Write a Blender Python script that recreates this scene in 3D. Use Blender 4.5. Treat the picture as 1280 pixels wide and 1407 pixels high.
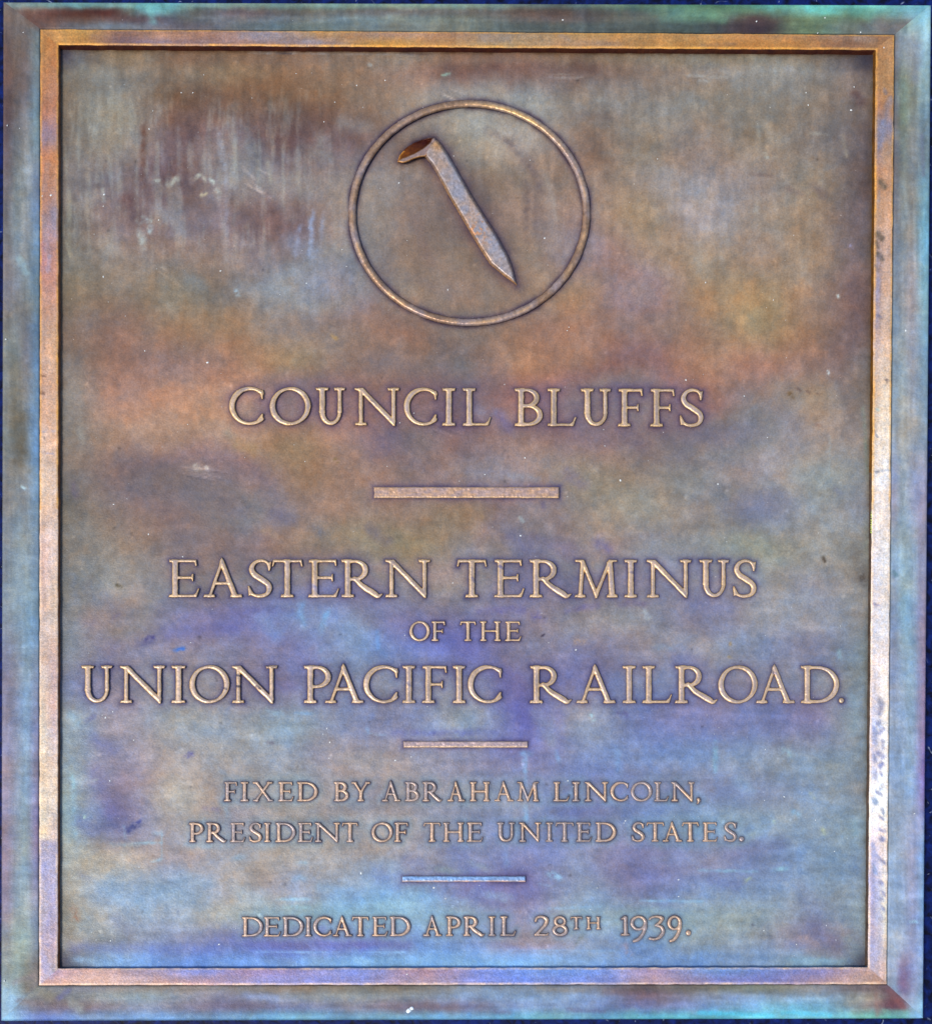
import bpy, math
import numpy as np
R = math.radians
for o in list(bpy.data.objects): bpy.data.objects.remove(o)
scene = bpy.context.scene
C = scene.collection

# ------------------------------------------------------------------ scale, camera, light
S = 0.0006                  # metres per unit (one unit = one photo pixel at the field of the plaque)
D = 1700.0                  # camera height above the field
PX, PY = 540.0, 1400.0      # foot of the camera on the plaque (photographer stood low)
OX, OY = 640.0, 703.5       # centre of the plaque -> world origin
SLAB = -17.0                # top of the granite, below the field
H0 = 200.0 - SLAB           # lifts the field above z = 0

def WP(u, v, z):
    f = 1.0 - z / D
    x = (PX - OX) + (u - PX) * f
    y = -((PY - OY) + (v - PY) * f)
    return x * S, y * S, (z + H0) * S

cam_d = bpy.data.cameras.new('camera'); cam = bpy.data.objects.new('camera', cam_d); C.objects.link(cam)
cam.location = ((PX - OX) * S, -(PY - OY) * S, (D + H0) * S)
cam_d.sensor_fit = 'HORIZONTAL'; cam_d.sensor_width = 36
cam_d.lens = 36 * D / 1280.0
cam_d.shift_x = (640 - PX) / 1280.0
cam_d.shift_y = (PY - 703.5) / 1280.0
cam_d.clip_start = 0.01; cam_d.clip_end = 100
scene.camera = cam

EL, AZ = R(56), math.atan2(-0.80, -0.60)     # the sun stands low left of the plaque, veiled
w = bpy.data.worlds.new('World'); scene.world = w; w.use_nodes = True
nt = w.node_tree; bgn = nt.nodes['Background']
sky = nt.nodes.new('ShaderNodeTexSky'); sky.sky_type = 'NISHITA'; sky.sun_disc = False
sky.sun_elevation = EL; sky.sun_rotation = AZ
nt.links.new(sky.outputs[0], bgn.inputs[0]); bgn.inputs[1].default_value = 0.08
sd_ = bpy.data.lights.new('sun', 'SUN'); sun = bpy.data.objects.new('sun', sd_); C.objects.link(sun)
sd_.energy = 1.5; sd_.angle = R(12); sd_.color = (1, 0.93, 0.82)
dx, dy, dz = math.sin(AZ) * math.cos(EL), math.cos(AZ) * math.cos(EL), math.sin(EL)
from mathutils import Vector
sun.rotation_euler = Vector((dx, dy, dz)).to_track_quat('Z', 'Y').to_euler()
sun.location = (dx * 3, dy * 3, dz * 3)
scene.view_settings.view_transform = 'Standard'; scene.view_settings.look = 'None'
scene.view_settings.exposure = 1.28; scene.view_settings.gamma = 1
KL = np.array([1.07, 1.10, 1.20])               # what the light returns per channel for a level surface

# ------------------------------------------------------------------ numeric helpers
def lin(c):
    c = np.asarray(c, float)
    return np.where(c <= 0.04045, c / 12.92, ((c + 0.055) / 1.055) ** 2.4)
def hx(s):
    s = s.replace(' ', '')
    return np.array([int(s[i:i + 2], 16) for i in (0, 2, 4)]) / 255.0
def vnoise(x, y, seed=0):
    xi = np.floor(x).astype(np.int64); yi = np.floor(y).astype(np.int64)
    fx = x - xi; fy = y - yi
    fx = fx * fx * (3 - 2 * fx); fy = fy * fy * (3 - 2 * fy)
    def h(a, b):
        n = (a * 374761393 + b * 668265263 + seed * 362437) & 0xffffffff
        n = ((n ^ (n >> 13)) * 1274126177) & 0xffffffff
        n = (n ^ (n >> 16)) & 0xffff
        return n / 32767.5 - 1.0
    a = h(xi, yi); b = h(xi + 1, yi); c = h(xi, yi + 1); d = h(xi + 1, yi + 1)
    return (a * (1 - fx) + b * fx) * (1 - fy) + (c * (1 - fx) + d * fx) * fy
def fbm(x, y, s, octv=4, seed=0, sx=1.0, sy=1.0):
    x = np.asarray(x, float) / (s * sx); y = np.asarray(y, float) / (s * sy)
    r = 0; a = 1; t = 0
    if sx == sy: x, y = x * .83 - y * .56, x * .56 + y * .83
    for i in range(octv):
        r = r + a * vnoise(x + 17.3 * i, y - 9.1 * i, seed + i * 7); t += a; a *= 0.58
        if sx == sy: x, y = (x * .78 - y * .63) * 2.03, (x * .63 + y * .78) * 2.03
        else: x, y = (x * .985 - y * .17) * 2.03, (x * .17 + y * .985) * 2.03
    return r / t
def cub(xs, vals, q):
    """Catmull-Rom along axis 0 of vals at knots xs, evaluated at q (per-point gather)."""
    xs = np.asarray(xs, float); n = len(xs)
    q = np.clip(q, xs[0], xs[-1])
    i = np.clip(np.searchsorted(xs, q) - 1, 0, n - 2)
    t = (q - xs[i]) / (xs[i + 1] - xs[i])
    return i, t
def grid_eval(xs, ys, G, x, y):
    """G[yi, xi, 3] smooth interpolation"""
    xi, tx = cub(xs, None, x); yi, ty = cub(ys, None, y)
    def wts(t): 
        return [-.5*t+t*t-.5*t**3, 1-2.5*t*t+1.5*t**3, .5*t+2*t*t-1.5*t**3, -.5*t*t+.5*t**3]
    wx, wy = wts(tx), wts(ty)
    out = np.zeros(x.shape + (3,))
    for a in range(4):
        ya = np.clip(yi + a - 1, 0, len(ys) - 1)
        for b in range(4):
            xb = np.clip(xi + b - 1, 0, len(xs) - 1)
            out += (wy[a] * wx[b])[..., None] * G[ya, xb]
    return np.clip(out, 0.02, 1)
def parse(txt):
    return np.array([[hx(c) for c in ln.split()] for ln in txt.strip().split('\n')])

# ------------------------------------------------------------------ patina: colours of the aged bronze, shading and sky reflection painted in
FX = [90,160,240,320,400,480,560,640,720,800,880,960,1040,1120,1190]
def unpurple(c, k=.5):
    c = np.array(c, float); m = np.minimum(c[..., 0], c[..., 2]); d = np.maximum(m - c[..., 1], 0)
    c[..., 1] += k * d; c[..., 2] -= .35 * d; return c
FY = [80,100,140,200,250,300,350,400,450,500,540,600,650,700,750,800,850,890,940,990,1040,1090,1130,1180,1225,1260,1295,1322]
FG = parse('''
575560 7a6a55 785c48 755a45 7a5f4d 7d6655 85705f 7a5c4c 80604e 75604f 7d7060 7f7464 7b7568 70655a 4a4248
6a6055 7a7065 7a6450 7c6248 805f45 85664e 85695a 6f5048 75554a 70584e 7c6a5e 857568 858078 7d7268 6a6060
6d5f50 7c7468 70503e 6f4f3d 74543e 7c5f4a 8a7564 8f8880 858078 80746a 7d7268 7e7468 7c7062 7a6c5f 6a5c56
6e6258 807468 6a5052 726268 5e4548 6a5252 7a6458 8d8070 95887c 7c6050 80705f 7c6a60 7f7264 766a62 5e5050
6f6460 6c5c5e 64484c 7d7478 7c6c68 7f7470 83726a 6c5c54 86705e 8a7060 8c7866 857c7c 887870 84725f 5c4c4c
6e6258 7c686a 705c60 765f60 6e5454 85756c 7c6a62 705e58 8a7468 887068 8f785f 8f8484 8b7a6c 846f5c 665456
70665a 857468 806c64 84706a 786870 7a757c 7f6c60 86705f 8a7564 8a7278 9a7a66 94806c 947c6a 8c7560 66555a
7a6c58 877260 7f7260 7d7068 858488 807484 87705f 8c7464 98785f 94755f 8c727c a07f62 a5835c 9a7b66 70585c
7a6a60 86685c 8f735c 9a785a 8c7d76 8c7870 8c6858 7c6a60 94705c a07560 8c6e62 9a7862 a0855f 947058 6f595c
7a6f68 946e5f 8f7068 a07660 947c60 8c7468 8c7060 756a70 a5775a 98705f 836068 a87a60 a0786a 8a7068 706470
847c74 a47c6c a8806c b08870 846c74 8c6c68 8f685c 786068 a07068 806a80 80708a 9a7064 8a7a7c 8f8070 787078
80776f a4806a a88068 b08870 9a7858 a07868 786470 8a6a68 8f7470 907274 8a7478 74607c 807888 9c8c84 8c8688
7d7068 7a6464 756070 856878 94745c 9a7868 8c7068 8c787c 948080 98846f 8a7c74 8c8480 9a8c8c 94948e 8c8c8c
7a7268 857068 80686c 786880 8a7470 9a7a68 8f7464 94785f 8c7480 908074 a0907c 8c8484 7c7890 909090 8a8a94
807870 8c7868 84706f 80686f 8c7468 8f7c68 98805f 90807c 7a6880 94807c 90848c 8a8888 909080 9a948c 8c8a84
707478 8c8684 84787c 7c6c80 7c7490 78709a 8a7c88 8c7c88 746c98 786c90 84789a 8c849a 8c8c94 969090 8a8886
7c7c80 8c787c 7c7098 6f6ba8 7080b4 7a8ab8 74709c 74709c 7c7098 8c7c90 8c8490 80789a 8c90a0 9494a0 8a8c90
7c8088 7c7490 80749a 7c7098 7474a8 7088b8 6a78b8 6868b0 7c7094 7c7098 8c84a0 9090a0 7c88a8 7c80a0 7a8890
70789a 7c7090 8c8890 787490 70709c 78809c 8488a0 7c80a0 6c649c 7070a4 7480a8 7c7ca0 7c80a0 84889a 7c8c98
7c90a8 8084a8 8490a4 7c8ca8 7490b4 7080b4 6c7cb4 8494ac 6868b4 8c90a4 6c78b4 7478b0 6c78b0 7c7ca8 8494a4
7894b4 7c80a8 8c90a4 8490a8 7c8cac 8c889c 8c8ca4 7c84b0 7478b8 7484b8 6c84bc 7088b8 7c90b0 8494a8 7c90a4
7c9cb4 6c6c9c 98949a 848498 8c909c 8484a0 8c849c 84889c 7c88ac 7078b0 6c78b0 7884b0 7888b0 8094b0 8894a4
7ca0bc 5c64a4 9090a0 84849c 848898 8c8c9c 8c90a4 7c84ac 7480b0 6c74b0 6c84b4 7494b8 7c98b8 8098b4 809cb0
88949c 949498 8c8ca4 90909c 94949c 8c90a0 8c90a8 7080b4 7078b4 7c84ac 7470a0 7c80a8 6c84bc 7090b8 7894b4
94948f 7c94b4 7c98b8 98949c 8c94ac 7098c8 709cc8 7478b4 7470b0 7890b8 7078a8 7890b8 7c94b8 8498b0 8498ac
84847c 8c98a8 8c98ac 949898 80a0b4 78a0bc 7ca4c0 80a0c0 8080a8 8ca0b0 7898b4 84a0b0 8c9ca4 7888a8 8098a8
888888 7c8490 7480a8 606cac 6064b0 5c60b0 6888c8 6c8cc8 8c7ca0 8090b0 6c8cc0 8098b0 7c8ca4 7c7898 808ca0
50586c 70a0dc 5480d0 5c8cdc 6898e0 68a4e4 64a0e0 6ca8e8 74ace8 70a0e0 6894d8 6088c4 7090bc 7ca0b8 505870
''')
# strips of the moulding with its shading in the colour: rows run from the outside to the inside (top, left) in photo units
MT = ([10,60,110,160,210,260,320,420,520,640,760,860,960,1040,1100,1180,1260],[7,15,25,35],parse('''
7c9090 6c9090 60989c 70a0a0 60b0b0 70a0a0 78988c 6f9088 789888 80a090 60706c 608470 508460 50a08c 60c8b8 60ccc0 70c8d8
7c6a60 705048 5c3c34 603c34 68a8a8 607070 6c6064 606058 6c6a68 6c6c68 605048 50605c 609074 5c8068 6cb8a4 5ca08c 70b8d0
7a6058 6a4840 6a4c40 684c48 5c5058 60656a 707078 6a7478 788888 707870 6a5c58 5c6058 608870 5c4c48 70906c 68846c 7c98a8
6c5c5c 6c5450 686870 68707c 70707c 64606c 606870 607070 6c7878 687068 58605c 505854 485450 4a3c44 607c60 68706c 807c80'''))
MB = ([10,60,110,200,300,400,480,560,640,740,820,880,960,1040,1140,1200,1235,1262],[1358,1370,1385,1397],parse('''
8ca0a0 7c848c 807c88 8c8078 7c7c88 8c7c70 847868 7c7870 7888a0 7088a8 74809c 6c5c64 7c7870 808878 80808c 7c6870 7c6080 80a0d0
88a4b0 706c70 787c84 8498a8 6c7098 7c88a0 8894a0 7888a0 7490c0 6c98d4 7090cc 74648c 7888b0 74a0d0 7ca0c0 948c84 744858 80a0d8
70a4c8 6c6480 706078 707ca0 646090 6070a8 7078a0 746888 706c94 6c98d8 5c80c4 6078c0 5c8cd4 58b4e4 60b0d8 8c8890 7c4c60 78b4e0
68b4f0 5070d0 5888d8 5088d0 4884c8 50a0d0 509cd8 54a4d8 4c9cdc 54b8e0 48a0d8 40b8dc 38b8e0 50d0f0 58c8e8 50c0c0 50c0c0 70b8f0'''))
ML = ([10,60,120,180,250,320,400,470,540,600,680,760,840,920,1000,1080,1160,1240,1300,1350,1390],[9,22,36,50],parse('''
80706a 785850 70504c 705458 746a74 787478 847c84 84847c 848480 84847c 80848c 7c8898 7890ac 8080a8 8c84a8 9484a4 8c7898 8c7c9c 8090a0 84a0ac 7cb0dc
7c6860 80685c 74605c 787478 78848c 80909c 84848c 808480 7c7464 746c5c 7c848c 8094a0 7898b4 808cb0 7c88b0 7c88a8 8090ac 7c90a4 88a0a0 84a0a8 78a8d0
7c685c 7c6c68 7c7074 8c8888 90989c 8c949c 7c8890 7c7880 8a8a8c 7c8488 848c94 849cac 74a0c4 78a0c8 7ca0c8 80a0c0 84a0b4 88a0b0 8ca8a8 7c7c78 6c98c0
7c7470 748890 708898 6c90a4 6c88b0 6890b8 6890b0 6088b0 5c90c8 5c90c8 6898c8 6890bc 6898c4 7490bc 7c80b0 7c78a8 8070a8 7c88b0 708098 8c7c78 7090c0'''))
MR = ([10,60,120,200,300,400,500,600,680,760,840,920,1000,1080,1160,1240,1300,1350,1390],[1228,1240,1254,1270],parse('''
70a08c 7c7880 707078 787078 70788c 7c90a8 7c98b4 8098b8 8c94c0 80a0c0 8098c4 7c94c8 7c9ccc 80a0d0 84a4d0 88a4cc 90a8cc 8098c4 70a0c8
7cb8b0 8494a0 7c907c 7c8880 808c90 8c9098 94a4ac 9ca4a8 84a0bc 88a8b8 80a8c0 7ca0c8 80a0cc 7ca0d0 8ca4d0 8ca4cc 94a4cc 7c6098 88a8d0
7cc8d0 8494a0 808878 848888 909494 9c98a4 9c9ca8 949ca8 8c94bc 8ca4b8 84a4c4 74a0d0 7ca0d0 80a0d4 909cd0 8c98cc 909cd4 8890c8 80b0e0
80d8f0 80c0e0 74a0b0 6c8898 60a8c4 70b8d8 78a8cc 8ca0b8 948cb4 908cb0 9480a8 9078b0 9070b4 7c60c0 78a8f0 70b0f4 7cb0f8 7cb4f8 70c0f0'''))
BT = ([60,110,160,220,300,370,440,520,600,700,800,900,1000,1100,1160,1220],[47,60],parse('''
c08850 c89048 986c58 b08068 a87c6c 98848c b08458 a88068 b08060 a8886c c08c50 c08c50 c88c50 b08058 94705c a87450
b88048 c08848 806068 907480 987878 a08078 907c80 c88c40 c08850 b89060 b88860 c08848 c48440 c08040 a07050 b07c50'''))
BB = ([60,120,200,280,340,420,500,580,660,740,820,900,980,1060,1130,1190],[1333,1349],parse('''
a890b0 c0a09c a898b0 8c94d0 a890b0 9490c0 8894d0 b094a8 8c98d4 80a0e4 88a0dc a898b8 809cd0 8090c8 9890b8 c0a098
c09c98 c4a49c b89c9c a890a0 9c94bc 8c90c8 9494c4 b09cb0 8c94d0 8094d8 8494d4 b8a0b0 9090c4 8c8cc0 b49cac c4a498'''))
BL = ([50,100,150,190,210,250,300,350,400,460,520,600,680,760,840,920,1000,1080,1150,1170,1230,1290,1345],[59,75],parse('''
c08850 b87c50 b87c60 8c7488 c08468 b88068 b8887c b88080 c09080 c49c88 c8a08c d8b098 e0c0a8 d0b0a8 ccb0a4 ccb4a8 d0bca8 d4c0ac dcc8b0 a49cb4 aca4b8 a898a8 b09cac
b87c44 b87c58 b88068 947880 c08460 b88870 988898 c08878 c49080 c8a084 d0a488 d8b098 d8b8a4 d4bcb4 d0b4a0 c8a8a4 ccb0b0 d4c0b0 c4b4b8 a49cb8 a8a0bc a894a8 b0a0a8'''))
BR = ([60,110,150,170,200,240,290,350,400,470,540,600,680,760,840,900,980,1040,1100,1160,1220,1270,1310,1340],[1199,1216],parse('''
b87c48 b07c50 a07464 887880 907888 b08068 b08c74 a08480 9c8c98 b89c98 c8ac98 d8c4b4 dcd0cc d8ccd0 d4c8cc d8ccd0 c8c0d0 c0b8cc fcf4f4 d8c8d8 a8a0c8 b8a8c0 a8a0c0 b8a0a8
b88050 b07c4c b07c58 887c8c b08870 b88868 c49474 c49c88 c8a490 d4b098 e0c8b0 e4d4c4 e0d4d0 ded4d0 e0d8d8 ecdcd8 f0e8e4 f4ece8 fffaf4 f0e0dc e4d4c8 ecdcc0 c8b0a8 c0a098'''))

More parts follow.
